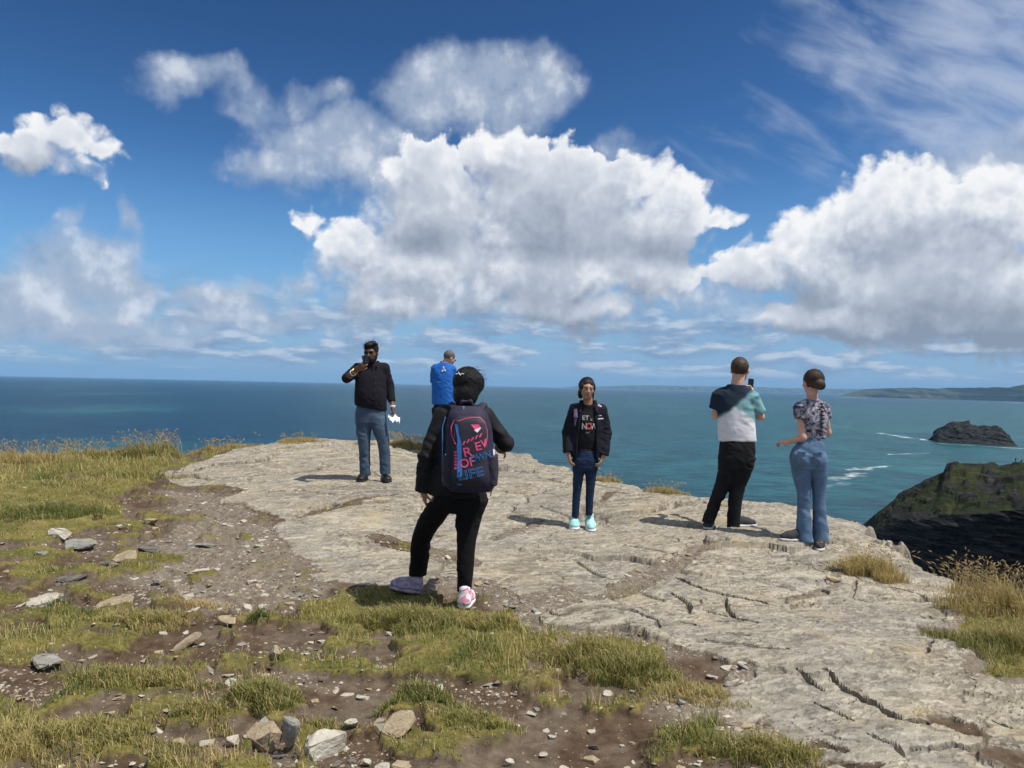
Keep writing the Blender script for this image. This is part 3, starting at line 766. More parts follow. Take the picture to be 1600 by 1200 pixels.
def m_cliff(t, b, out):
    P = gpos(t)
    rk, tf, so, gr = (attr(t, k) for k in ('rock', 'turf', 'soil', 'gravel'))
    # bedrock
    rot = t.node('ShaderNodeVectorRotate', rotation_type='Z_AXIS'); t.put(rot.inputs['Vector'], P); t.put(rot.inputs['Angle'], -.35)
    S = t.v('MULTIPLY', rot.outputs[0], (.38, 1.5, 1))
    n1 = t.noise(P, .9, 4, .6); n2 = t.noise(S, 6, 5, .62); n3 = t.noise(S, 26, 4, .6); n4 = t.noise(P, 2.6, 4, .6)
    lay = attr(t, 'layer')
    k = t.m('ADD', t.m('MULTIPLY', n2, .60), t.m('MULTIPLY', n3, .40))
    k = t.m('ADD', k, t.m('MULTIPLY_ADD', lay, .34, -.17))
    c = t.ramp(k, [(.23, (.100, .087, .067)), (.41, (.218, .192, .149)), (.56, (.305, .270, .209)), (.78, (.48, .43, .34))])
    c = t.mix(t.step(n1, .42, .62, 0, .60), c, t.ramp(k, [(.22, (.115, .107, .094)), (.5, (.235, .219, .190)), (.78, (.36, .34, .30))]))
    c = t.mix(t.step(n4, .54, .70, 0, .45), c, (.40, .325, .205))
    c = t.mix(t.step(t.noise(S, 5.0, 5, .7), .60, .72, 0, .5), c, (.130, .112, .088))
    c = t.mix(t.step(t.noise(t.v('ADD', P, (7, 3, 1)), 1.4, 5, .7), .58, .70, 0, .5), c, (.37, .30, .135))       # lichen
    # bare soil with chips
    ns = t.noise(P, 14, 5, .65); ns2 = t.noise(P, 2.2, 3, .6)
    soil = t.ramp(ns, [(.3, (.046, .029, .018)), (.55, (.090, .060, .038)), (.8, (.150, .105, .070))])
    vc = t.vor(P, 60, out='Color'); vd = t.vor(P, 60)
    vx = t.sep(vc)
    chips = t.m('MULTIPLY', t.step(vd, .24, .34, 1, 0), t.step(vx[0], t.mixf(gr, .90, .40), t.mixf(gr, .95, .55)))
    stony = t.m('MAXIMUM', t.m('MULTIPLY', t.step(ns2, .42, .58), .4), gr)
    soil = t.mix(t.m('MULTIPLY', stony, .85), soil, t.ramp(ns, [(.25, (.100, .078, .060)), (.55, (.200, .168, .132)), (.8, (.32, .275, .22))]))
    soil = t.mix(chips, soil, t.mix(vx[1], (.18, .15, .115), (.40, .35, .27)))
    # turf between the blades
    nt = t.noise(P, 5, 5, .65); nt2 = t.noise(P, 40, 3, .6)
    turf = t.ramp(t.m('ADD', t.m('MULTIPLY', nt, .65), t.m('MULTIPLY', nt2, .35)), [(.3, (.060, .056, .017)), (.47, (.115, .105, .028)), (.6, (.185, .150, .050)), (.75, (.24, .18, .085))])
    rag = t.m('ADD', t.m('MULTIPLY_ADD', nt2, .7, -.35), t.m('MULTIPLY_ADD', t.noise(P, 11, 4, .65), 1.1, -.55))
    g = t.mix(t.step(t.m('ADD', tf, rag), .35, .80), soil, turf)
    c = t.mix(t.step(rk, .3, .7), g, c)
    t.put(b.inputs['Base Color'], c); t.put(b.inputs['Roughness'], .93); t.put(b.inputs['Specular IOR Level'], .18)
    hb = t.m('ADD', t.m('MULTIPLY', n3, .009), t.m('ADD', t.m('MULTIPLY', n2, .009), t.m('MULTIPLY', t.noise(P, 120, 3, .7), .0035)))
    hg = t.m('ADD', t.m('MULTIPLY', ns, .012), t.m('MULTIPLY', chips, .008))
    t.put(b.inputs['Normal'], bump(t, t.mixf(rk, hg, hb), 1.0, 1.0))
mat('cliff_top', m_cliff)
build_ground()
# ------------------------------------------------------------------ grass and stones
def m_grass(t, b, out):
    tint, hh = attr(t, 'tint'), attr(t, 'along')
    c = t.ramp(tint, [(0, (.065, .110, .026)), (.25, (.140, .175, .044)), (.48, (.28, .26, .078)), (.70, (.48, .39, .165)), (1, (.55, .40, .20))])
    c = t.mix(t.m('MULTIPLY', t.step(hh, .45, 1.0), .35), c, (.38, .31, .14))
    t.put(b.inputs['Base Color'], c); t.put(b.inputs['Roughness'], .6); t.put(b.inputs['Specular IOR Level'], .25)
    tr = t.node('ShaderNodeBsdfTranslucent'); t.put(tr.inputs[0], c)
    mx = t.node('ShaderNodeMixShader'); t.put(mx.inputs[0], .35)
    t.l.new(b.outputs[0], mx.inputs[1]); t.l.new(tr.outputs[0], mx.inputs[2]); t.l.new(mx.outputs[0], out.inputs[0])
mat('grass_blades', m_grass)

def blades(rs, base, height, width, lean, tint, wind=(-.35, .15), curl=.35, short=False):
    """one mesh of bent blades: base (n,3); all else per blade"""
    n = len(base)
    ang = rs.uniform(0, 2 * np.pi, n)
    side = np.stack([np.cos(ang), np.sin(ang), np.zeros(n)], -1) * (width * .5)[:, None]
    ld = rs.uniform(0, 2 * np.pi, n)
    L = np.stack([np.cos(ld) * lean + wind[0] * lean, np.sin(ld) * lean + wind[1] * lean, np.zeros(n)], -1)
    if np.ndim(curl) == 0: curl = np.full(n, curl)
    mid = base + (L * .30 + np.array([0, 0, .55])) * height[:, None]
    m2 = base + (L * .72 + np.array([0, 0, .88]) - np.c_[np.zeros(n), np.zeros(n), curl * .12]) * height[:, None]
    tip = base + (L * 1.15 + np.c_[np.zeros(n), np.zeros(n), 1.0 - curl * .45]) * height[:, None]
    b0 = base.copy(); b0[:, 2] -= .012
    if short:
        V = np.stack([b0 - side, b0 + side, m2 - side * .7, m2 + side * .7, tip], 1).reshape(-1, 3); k = np.arange(n)[:, None] * 5
        F = np.concatenate([k + np.array([0, 1, 3]), k + np.array([0, 3, 2]), k + np.array([2, 3, 4])])
        return V, F, np.repeat(tint, 5), np.tile(np.array([0, 0, .75, .75, 1.0]), n)
    V = np.stack([b0 - side, b0 + side, mid - side * .85, mid + side * .85, m2 - side * .5, m2 + side * .5, tip], 1).reshape(-1, 3)
    k = np.arange(n)[:, None] * 7
    F = np.concatenate([k + np.array([0, 1, 3]), k + np.array([0, 3, 2]), k + np.array([2, 3, 5]), k + np.array([2, 5, 4]), k + np.array([4, 5, 6])])
    al = np.tile(np.array([0, 0, .5, .5, .85, .85, 1.0]), n)
    return V, F, np.repeat(tint, 7), al
def heads(rs, base, height, lean, tint, far=1.0):
    """stalks with a seed head"""
    n = len(base)
    V, F, T, A = blades(rs, base, height, np.full(n, .0022 * far), lean, tint, curl=.15)
    tip = V.reshape(n, 7, 3)[:, 6]; m2 = V.reshape(n, 7, 3)[:, 4]
    ax = tip - m2; ax /= np.linalg.norm(ax, axis=1, keepdims=True) + 1e-9
    L = rs.uniform(.022, .048, n)[:, None]; r = rs.uniform(.0022, .0042, n)[:, None] * far; L = L * (.7 + .3 * far)
    s1 = np.cross(ax, np.array([.3, .9, .1])); s1 /= np.linalg.norm(s1, axis=1, keepdims=True); s2 = np.cross(ax, s1)
    c = tip + ax * L * .4
    H = np.stack([tip - ax * L * .2, c + s1 * r, c + s2 * r, c - s1 * r, c - s2 * r, tip + ax * L], 1).reshape(-1, 3)
    k = np.arange(n)[:, None] * 6 + len(V)
    HF = np.concatenate([k + np.array(f) for f in ([0, 2, 1], [0, 3, 2], [0, 4, 3], [0, 1, 4], [5, 1, 2], [5, 2, 3], [5, 3, 4], [5, 4, 1])])
    return np.r_[V, H], np.r_[F, HF], np.r_[T, np.repeat(np.clip(tint + .1, 0, 1), 6)], np.r_[A, np.full(len(H), .8)]
def cat(parts):
    V, F, T, A = [], [], [], []; o = 0
    for v, f, t_, a in parts:
        V.append(v); F.append(f + o); T.append(t_); A.append(a); o += len(v)
    return np.concatenate(V), np.concatenate(F), np.concatenate(T), np.concatenate(A)
def grass_mesh(name, parts):
    V, F, T, A = cat(parts)
    return mesh_np(name, V, F, True, {'tint': T, 'along': A}, [MATS['grass_blades']])

def turf_cover():
    rs = np.random.RandomState(11)
    N = 330000
    Y = np.exp(rs.uniform(math.log(2.4), math.log(13.6), N)); X = rs.uniform(-.80, .76, N) * Y
    z, rk, turf, soil, gr, _, _ = terrain(X, Y)
    inland = poly_sd(X, Y, LAND) > .05
    long_ = sstep(fbm(X / .5 + 20, Y / .5, 3.0, 3), -.1, .45)
    keep = (rs.uniform(0, 1, N) < np.clip(turf * 1.15 - .12, 0, 1) * (.30 + .60 * long_)) & (rk < .4) & inland
    X, Y, z, turf, long_ = X[keep], Y[keep], z[keep], turf[keep], long_[keep]
    n = len(X)
    field = sstep(Y, 8.5, 11.0) * sstep(-X, 3.6, 5.0)
    h = (.014 + .030 * long_ * turf + .030 * rs.uniform(0, 1, n) ** 3) * (1 + .3 * rs.normal(size=n)).clip(.4, 2) + field * rs.uniform(.0, .08, n)
    h *= .7 + .5 * sstep(turf, .5, .95)
    h = np.where((Y > 4.6) & (field < .1) & (X < -.6), h * .55, h)
    w = (.0022 + .0010 * Y / 3) * rs.uniform(.7, 1.3, n)
    tint = np.clip(.48 + .30 * fbm(X / 1.1 + 5, Y / .9, 9.0, 3) + .38 * fbm(X / .45, Y / .45, 7.0, 4) + .16 * rs.normal(size=n) - .18 * long_ + .12 * field, 0, 1)
    tint = np.where(rs.uniform(0, 1, n) < .13, rs.uniform(.65, 1, n), tint)
    B = np.stack([X, Y, z], -1)
    me = grass_mesh('grass', [blades(rs, B, h, w, rs.uniform(.2, .95, n), tint, curl=rs.uniform(.1, .8, n), short=True)])
    link('grass', me, kind='stuff', label='short wind-cropped turf between the stones', cat='grass')
    return n
turf_cover()

def tuft(px, py, rx, ry, n, hgt, tint, label, name='grass_tuft', nheads=0, head_h=1.5, dist=None, seed=0, spread=.6, group='grass tufts on the cliff top', htint=.9, width=1.0):
    rs = np.random.RandomState(seed + int(px) * 7 + int(py))
    cx, cy = G(px, py)
    if dist is not None: v = at(px, py, dist); cx, cy = v.x, v.y
    def pts(n):
        r = np.sqrt(rs.uniform(0, 1, n)); a = rs.uniform(0, 2 * np.pi, n)
        r = r * (1 + .3 * np.sin(3 * a + px) + .15 * np.sin(7 * a))
        x = cx + rx * r * np.cos(a); y = cy + ry * r * np.sin(a)
        z = terrain(x, y)[0]
        return np.stack([x, y, z], -1), r
    B, r = pts(n)
    h = hgt * (1.05 - .55 * np.clip(r, 0, 1)) * rs.uniform(.45, 1.15, n)
    tn = np.clip(tint[0] + (tint[1] - tint[0]) * rs.uniform(0, 1, n) + .05 * rs.normal(size=n), 0, 1)
    tn = np.where(rs.uniform(0, 1, n) < .12, np.clip(tn + .35, 0, 1), tn)
    w = (.0026 + .0009 * cy / 3) * width * rs.uniform(.7, 1.3, n)
    loc = Vector((cx, cy, float(terrain(np.array([cx]), np.array([cy]))[0][0])))
    parts = [blades(rs, B - np.array(loc), h, w, rs.uniform(.15, 1, n) * spread, tn, curl=rs.uniform(.1, .9, n))]
    o = link(name, None, None, label, 'grass tuft', group)
    o.location = loc
    link('blades', grass_mesh('blades', parts), o, kind='stuff')
    if nheads:
        B2, r2 = pts(nheads)
        hm = heads(rs, B2 - np.array(loc), hgt * head_h * rs.uniform(.6, 1.1, nheads), rs.uniform(.1, .6, nheads), np.clip(htint + .1 * rs.normal(size=nheads), 0, 1), max(1.0, cy / 5))
        link('seed_heads', grass_mesh('seed_heads', [hm]), o, kind='stuff')
    return o
TUFTS = [
    ((1362, 893, .27, .20, 2600, .20, (.45, 1.0), 'golden tussock on the rock shelf nearest the woman in jeans'), dict(nheads=120, head_h=1.25, spread=.75)),
    ((1575, 958, .42, .30, 2600, .27, (.35, .95), 'tall tan grass clump with seed heads at the edge of the drop'), dict(nheads=320, head_h=1.35, spread=.55)),
    ((1540, 1008, .34, .22, 2000, .12, (.15, .5), 'low green grass clump below the tall tan grass'), dict(nheads=50, head_h=1.8)),
    ((1640, 1020, .40, .25, 1600, .22, (.3, .8), 'tan and green grass clump cut by the picture edge beside the rock'), dict(nheads=90, head_h=1.4)),
    ((1500, 925, .10, .08, 120, .14, (.5, .9), 'sparse stalks rising against the dark cliff'), dict(nheads=26, head_h=2.3, spread=.4)),
    ((1040, 771, .26, .12, 900, .10, (.45, .9), 'small brown tuft on the rock edge between girl and man'), dict(nheads=30, head_h=1.5, dist=9.55)),
    ((948, 750, .26, .10, 800, .09, (.55, .95), 'small dry tuft on the rock edge behind the girl'), dict(nheads=24, head_h=1.5, dist=10.1)),
    ((640, 693, .42, .16, 1500, .15, (.3, .8), 'pale feathery tuft on the ridge beside the man in jeans'), dict(nheads=110, head_h=1.45, dist=12.9)),
    ((466, 694, .36, .15, 1300, .10, (.6, 1.0), 'brown cushion of dry grass alone on the ridge'), dict(nheads=20, head_h=1.4, dist=12.5)),
    ((352, 703, .45, .16, 1400, .11, (.5, .95), 'brown grass strip where the ridge meets the turf'), dict(nheads=50, head_h=1.7, dist=12.2)),
    ((236, 712, .50, .25, 1900, .28, (.15, .7), 'tall green grass clump standing highest on the left skyline'), dict(nheads=130, head_h=1.35, dist=11.9)),
    ((140, 716, .60, .25, 1700, .21, (.25, .75), 'grass clump with yellow flowers on the left skyline'), dict(nheads=100, head_h=1.4, dist=11.8)),
    ((40, 724, .75, .30, 1900, .22, (.45, .95), 'straw coloured grass clump at the far left skyline'), dict(nheads=150, head_h=1.4, dist=11.4)),
    ((75, 806, .60, .28, 3000, .12, (.05, .4), 'dense blue-green grass clump in the left meadow'), dict()),
    ((190, 745, .80, .30, 1800, .10, (.2, .6), 'mown-looking grass mat between skyline clumps and path'), dict()),
    ((640, 972, .33, .15, 2400, .13, (.2, .65), 'long grass in front of the lifted grey shoe'), dict(spread=.9, nheads=10, head_h=1.2)),
    ((745, 978, .30, .12, 1700, .10, (.25, .7), 'grass patch around the pink trainer'), dict(spread=.9)),
    ((985, 1050, .26, .15, 1700, .15, (.12, .6), 'upright green grass tuft beside the pale rock in the foreground'), dict(spread=.7, nheads=8, head_h=1.3)),
    ((905, 1025, .26, .12, 1300, .12, (.25, .7), 'yellowing grass tuft left of the upright green one'), dict(spread=.8, nheads=6, head_h=1.5)),
    ((1085, 1085, .24, .14, 1100, .07, (.45, .85), 'dry yellow grass patch beside the brown hollow'), dict(spread=1.1)),
    ((1205, 1180, .22, .10, 1500, .11, (.2, .7), 'spiky tuft at the bottom edge beside the pale rock'), dict(spread=.9, nheads=8, head_h=1.4)),
    ((420, 1092, .17, .10, 1300, .10, (.1, .5), 'green tuft on the path left of the bare soil'), dict(spread=.8)),
    ((655, 1098, .22, .09, 1300, .075, (.05, .45), 'dark green tuft in the middle of the bare soil'), dict(spread=.9)),
    ((742, 1135, .17, .10, 900, .07, (.2, .6), 'second small tuft in the bare soil, nearer the camera'), dict(spread=.9)),
    ((406, 963, .07, .05, 300, .08, (.02, .3), 'little dark green tuft beside the tan stone'), dict(spread=.9)),
    ((225, 972, .28, .10, 1500, .09, (.35, .8), 'pale grass strip above the leaning slab'), dict(spread=1.0)),
    ((215, 1062, .38, .10, 1700, .08, (.3, .75), 'long grass strip crossing the stony path'), dict(spread=1.0, nheads=6, head_h=1.6)),
    ((312, 1120, .16, .07, 700, .07, (.4, .8), 'straw tuft next to the dark soil pit'), dict(spread=1.0)),
    ((165, 1148, .34, .10, 1700, .07, (.3, .7), 'mat of yellow-green grass below the soil pit'), dict(spread=1.0)),
    ((40, 1160, .30, .18, 1800, .08, (.35, .75), 'grass mat in the bottom corner beside the path'), dict(spread=1.0, nheads=10, head_h=1.8)),
    ((310, 942, .20, .07, 420, .07, (.85, 1.0), 'dry brown twiggy plant on the gravel path'), dict(spread=1.6, name='dry_plant', width=.8)),
    ((508, 1128, .10, .05, 350, .06, (.3, .7), 'tiny tuft just above the white block'), dict(spread=.9)),
]
for a_, k_ in TUFTS: tuft(*a_, **k_)

ORD = ['first', 'second', 'third', 'fourth', 'fifth', 'sixth', 'seventh', 'eighth', 'ninth', 'tenth'] + ['%dth' % k for k in range(11, 60)]
def flowers():
    rs = np.random.RandomState(5)
    for i, (px, py) in enumerate([(108, 706), (118, 700), (131, 703), (152, 705), (178, 704), (186, 701), (196, 706)]):
        v = at(px, py, 11.7); zb = float(terrain(np.array([v.x]), np.array([v.y]))[0][0])
        root = link('yellow_flower', None, None, ORD[i] + ' tiny yellow flower from the left in the skyline grass', 'flower', 'yellow flowers in the grass'); root.location = (v.x, v.y, zb)
        hh = max(v.z - zb, .10)
        V, F, T, A = blades(rs, np.zeros((1, 3)), np.array([hh]), np.array([.006]), np.array([.05]), np.array([.2]))
        tip = V[6].copy(); link('stem', mesh_np('stem', V, F, True, {'tint': T, 'along': A * .4}, [MATS['grass_blades']]), root)
        P = [tip]; Fs = []
        for k in range(6):
            a = k * math.pi / 3; P += [tip + np.array([math.cos(a - .4) * .018, math.sin(a - .4) * .018 - .004, .010]), tip + np.array([math.cos(a + .4) * .018, math.sin(a + .4) * .018 - .004, .010])]; Fs.append((0, 1 + 2 * k, 2 + 2 * k))
        link('petals', mesh_np('petals', np.array(P), np.array(Fs), False, mats=[MATS['petal']]), root)
mat('petal', lambda t, b, out: (t.put(b.inputs['Base Color'], (.70, .50, .03)), t.put(b.inputs['Roughness'], .6)))
flowers()

# ---- stones
def stone_mat(name, c0, c1, c2):
    def f(t, b, out):
        P = t.node('ShaderNodeTexCoord').outputs['Object']
        oi = t.node('ShaderNodeObjectInfo').outputs['Random']
        Pq = t.v('ADD', P, t.comb(t.m('MULTIPLY', oi, 9), 0, 0))
        n = t.noise(t.v('MULTIPLY', Pq, (1, 1, 3)), 18, 5, .65); n2 = t.noise(Pq, 60, 3, .6)
        c = t.ramp(t.m('ADD', t.m('MULTIPLY', n, .7), t.m('MULTIPLY', n2, .3)), [(.3, c0), (.5, c1), (.7, c2)])
        c = t.mix(t.step(t.noise(Pq, 7, 3, .6), .52, .66, 0, .5), c, (.26, .20, .12))
        t.put(b.inputs['Base Color'], c); t.put(b.inputs['Roughness'], .9); t.put(b.inputs['Specular IOR Level'], .2)
        t.put(b.inputs['Normal'], bump(t, t.m('ADD', n, t.m('MULTIPLY', n2, .5)), .8, .012))
    return mat(name, f)
stone_mat('stone_pale', (.30, .28, .23), (.43, .40, .33), (.54, .50, .42))
stone_mat('stone_grey', (.15, .148, .135), (.24, .235, .21), (.35, .335, .30))
stone_mat('stone_tan', (.20, .155, .105), (.33, .265, .175), (.45, .37, .26))
stone_mat('stone_dark', (.075, .070, .064), (.13, .12, .105), (.21, .19, .16))
def stone_mesh(name, sx, sy, sz, seed, m_, cuts=2, n=15, rough=.05):
    """angular slab: hull of scattered points, bevelled and roughened"""
    r = random.Random(seed); bm = bmesh.new()
    for i in range(n):
        a = r.uniform(0, 2 * math.pi); q = r.uniform(.72, 1.0); zz = r.choice((-1, 1, 1, r.uniform(-.6, .8)))
        bm.verts.new((math.cos(a) * q * sx / 2, math.sin(a) * q * sy / 2, zz * sz / 2 * r.uniform(.75, 1)))
    h = bmesh.ops.convex_hull(bm, input=bm.verts)
    bmesh.ops.delete(bm, geom=[v for v in bm.verts if not v.link_faces], context='VERTS')
    if cuts:
        bmesh.ops.bevel(bm, geom=bm.edges[:], offset=min(sx, sy, sz) * .09, segments=1, affect='EDGES', profile=.6, clamp_overlap=True)
        bmesh.ops.triangulate(bm, faces=bm.faces[:])
        for _ in range(cuts - 1):
            bmesh.ops.subdivide_edges(bm, edges=[e for e in bm.edges if e.calc_length() > .25 * min(sx, sy)], cuts=1)
            bmesh.ops.triangulate(bm, faces=bm.faces[:])
        s_ = rough * min(sx, sy)
        for v in bm.verts: v.co += Vector((r.gauss(0, 1), r.gauss(0, 1), r.gauss(0, .8))) * s_ * .35
    me = bpy.data.meshes.new(name); bm.to_mesh(me); bm.free()
    me.materials.append(MATS[m_])
    return me
def put_stone(px, py, wpx, hgt, m_, label, depth=.7, tilt=(0, 0), rz=0, name='stone', sink=.25, seed=None):
    x, y = G(px, py); w = wpx / FPX * y
    sx, sy, sz = w, w * depth, hgt
    z = float(terrain(np.array([x]), np.array([y]))[0][0])
    o = link(name, stone_mesh(name, sx, sy, sz, seed or int(px * 13 + py), m_), None, label, 'stone', 'loose stones on the worn ground')
    o.location = (x, y, z + sz * (.5 - sink)); o.rotation_euler = (tilt[0], tilt[1], rz)
    return o
STONES = [
    (94, 838, 56, .05, 'stone_pale', 'long pale slab lying farthest back on the path', .5, (.1, .05)), (123, 852, 62, .05, 'stone_grey', 'flat light grey slab in front of the long pale one', .6, (.15, .05)), (230, 852, 52, .04, 'stone_dark', 'thin dark slab flush with the mossy ground', .5, (.1, 0)),
    (322, 848, 38, .035, 'stone_grey', 'narrow grey slab on the gravel', .5, (.1, 0)), (191, 821, 28, .06, 'stone_pale', 'whitish lump above the dark slab', .8, (0, 0)), (237, 817, 24, .05, 'stone_tan', 'small tan lump on a moss cushion', .8, (0, 0)),
    (197, 869, 42, .05, 'stone_tan', 'tan slab tilted toward the meadow', .7, (.2, -.3)), (160, 881, 44, .04, 'stone_dark', 'grey-brown sliver leaning on the tan slab', .5, (.2, -.25)), (112, 902, 50, .045, 'stone_dark', 'dark flat slab half sunk in the path', .5, (.2, -.1)),
    (66, 932, 60, .06, 'stone_pale', 'cream slab among the gravel', .7, (.25, -.15)), (180, 938, 66, .07, 'stone_tan', 'broad buff slab beside the mossy strip', .9, (.25, -.1)), (318, 888, 36, .04, 'stone_pale', 'pale double-lobed stone in the gravel', .6, (0, 0)),
    (177, 889, 16, .04, 'stone_tan', 'orange pebble by the leaning slivers', .9, (0, 0)), (64, 867, 34, .03, 'stone_grey', 'slim grey stone at the path edge', .5, (0, 0)), (294, 929, 26, .035, 'stone_pale', 'white stone by the dry twiggy plant', .7, (0, 0)),
    (356, 967, 38, .05, 'stone_tan', 'orange-tan stone beside the dark green tuft', .7, (.1, .2)), (297, 1000, 56, .05, 'stone_tan', 'long slab leaning up out of the soil', .45, (.35, -.55)), (78, 1033, 54, .035, 'stone_grey', 'flat blue-grey stone on the stony path', .8, (.2, .05)),
    (431, 1030, 26, .09, 'stone_tan', 'upright tan stone set in the turf', .7, (.2, .4)), (420, 1150, 50, .15, 'stone_tan', 'jagged brown boulder beside the white block', .8, (.3, -.5)), (452, 1162, 36, .16, 'stone_grey', 'grey upright shard against the jagged boulder', .5, (.2, .3)),
    (405, 1132, 44, .07, 'stone_grey', 'grey slab behind the jagged boulder', .8, (.3, .1)), (507, 1168, 70, .11, 'stone_pale', 'large white angular block in the foreground', 1.0, (.45, .12)), (548, 1124, 26, .05, 'stone_pale', 'small white stone above the white block', .8, (0, 0)),
    (364, 1143, 24, .05, 'stone_pale', 'small cream stone by the soil pit', .8, (.2, 0)), (622, 1145, 70, .06, 'stone_tan', 'flat buff slab in the foreground', .8, (.3, -.25)), (600, 1133, 40, .04, 'stone_grey', 'grey slab tucked behind the buff slab', .7, (.2, 0)),
    (797, 1175, 20, .03, 'stone_pale', 'pale wedge alone on the bare soil', .6, (.2, .3)), (628, 1194, 34, .04, 'stone_tan', 'tan stone at the bottom picture edge', .8, (.2, 0)), (572, 1180, 22, .03, 'stone_pale', 'pale chip right of the white block', .7, (0, .3)),
    (392, 902, 22, .03, 'stone_pale', 'white chip at the gravel margin', .7, (0, 0)), (405, 850, 20, .03, 'stone_pale', 'little white stone beside the rock shelf', .7, (0, 0)), (250, 905, 26, .03, 'stone_grey', 'grey stone in mid gravel', .7, (0, 0)),
    (1300, 905, 26, .05, 'stone_tan', 'broken tan piece in the rock notch', .6, (.2, .2)), (1290, 922, 22, .04, 'stone_dark', 'brown fragment in the rock notch', .6, (.2, .2)), (1310, 888, 26, .03, 'stone_dark', 'thin dark plate in the notch by the tussock', .6, (.1, .1)),
]
for i, s_ in enumerate(STONES):
    put_stone(*s_[:6], depth=s_[6], tilt=s_[7], rz=((i * 37) % 60 - 30) / 60)

def chips():
    rs = np.random.RandomState(23)
    N = 60000
    Y = np.exp(rs.uniform(math.log(2.6), math.log(9.5), N)); X = rs.uniform(-.75, .55, N) * Y
    z, rk, turf, soil, gr, _, _ = terrain(X, Y)
    stony = np.clip(.28 + .9 * fbm(X / .7, Y / .7, 15.0, 3) + .7 * gr - .35 * soil, .03, 1) * (turf < .45) * (rk < .3)
    stony = np.maximum(stony, .05 * ((turf >= .45) & (rk < .3)))
    k = rs.uniform(0, 1, N) < stony
    X, Y, z = X[k], Y[k], z[k]; n = len(X)
    size = (.0045 + .008 * rs.uniform(0, 1, n) ** 2) * (1 + .09 * Y) + .014 * (rs.uniform(0, 1, n) < .04)
    T = np.array([(1, .1, 0), (.3, .9, .1), (-.8, .6, -.1), (-.9, -.5, .1), (.2, -1, 0), (.25, .3, .55), (-.35, -.2, .6)])
    TF = np.array([(0, 1, 5), (1, 2, 5), (2, 6, 5), (2, 3, 6), (3, 4, 6), (4, 0, 6), (0, 5, 6)])
    a = rs.uniform(0, 2 * np.pi, n); c, s = np.cos(a)[:, None], np.sin(a)[:, None]
    t_ = T[None] * rs.uniform(.6, 1.3, (n, 1, 3)) * size[:, None, None]
    t_[:, :, 2] *= rs.uniform(.4, 1.0, (n, 1))
    V = np.stack([t_[:, :, 0] * c - t_[:, :, 1] * s + X[:, None], t_[:, :, 0] * s + t_[:, :, 1] * c + Y[:, None], t_[:, :, 2] + z[:, None] - .15 * size[:, None]], -1).reshape(-1, 3)
    F = (np.arange(n)[:, None, None] * 7 + TF[None]).reshape(-1, 3)
    tint = np.repeat(rs.uniform(0, 1, n), 7)
    me = mesh_np('gravel', V, F, False, {'tint': tint}, [MATS['gravel_chips']])
    link('gravel', me, kind='stuff', label='grey and buff slate gravel', cat='gravel')
    # the larger pieces one by one
    kinds = [stone_mesh('slate_chip', .09, .07, .022, 100 + i, m_, cuts=1, n=12) for i, m_ in enumerate(['stone_pale', 'stone_grey', 'stone_tan', 'stone_pale', 'stone_dark', 'stone_tan', 'stone_grey', 'stone_pale'])]
    N = 6000
    Y = np.exp(rs.uniform(math.log(2.75), math.log(8.5), N)); X = rs.uniform(-.69, .35, N) * Y
    z, rk, turf, soil, gr, _, _ = terrain(X, Y)
    ok = (turf < .35) & (rk < .2) & (rs.uniform(0, 1, N) < .25 + .6 * gr + .25 * (X < -.1 * Y)) 
    pts = []
    for x, y, zz in zip(X[ok], Y[ok], z[ok]):
        if all((x - q[0]) ** 2 + (y - q[1]) ** 2 > .05 ** 2 for q in pts): pts.append((x, y, zz))
        if len(pts) >= 290: break
    tone = ['cream', 'grey', 'tan', 'cream', 'dark', 'tan', 'grey', 'cream']
    SP = [(G(q[0], q[1]), q[5]) for q in STONES]; near = {}
    for x, y, zz in pts:
        i = rs.randint(8)
        j = min(range(len(SP)), key=lambda q: (SP[q][0][0] - x) ** 2 + (SP[q][0][1] - y) ** 2)
        o = link('slate_chip', kinds[i], None, None, 'stone chip', 'slate chips strewn over the worn ground')
        k = rs.uniform(.4, 1.05); o.scale = (k, k * rs.uniform(.7, 1.1), k); o.location = (x, y, zz + .001 * k)
        o.rotation_euler = (rs.normal() * .18, rs.normal() * .18, rs.uniform(0, 6.28))
        near.setdefault((j, tone[i]), []).append((math.hypot(SP[j][0][0] - x, SP[j][0][1] - y), o))
    for (j, tn), L in near.items():
        for k, (_, o) in enumerate(sorted(L, key=lambda q: q[0])):
            o['label'] = tn + ' chip ' + (ORD[k] + ' ' if k else '') + 'closest to ' + SP[j][1]
def m_chips(t, b, out):
    c = t.ramp(attr(t, 'tint'), [(0, (.085, .067, .052)), (.35, (.185, .152, .118)), (.65, (.29, .25, .195)), (.92, (.40, .35, .28)), (1, (.52, .47, .39))])
    t.put(b.inputs['Base Color'], c); t.put(b.inputs['Roughness'], .9)
mat('gravel_chips', m_chips)
chips()
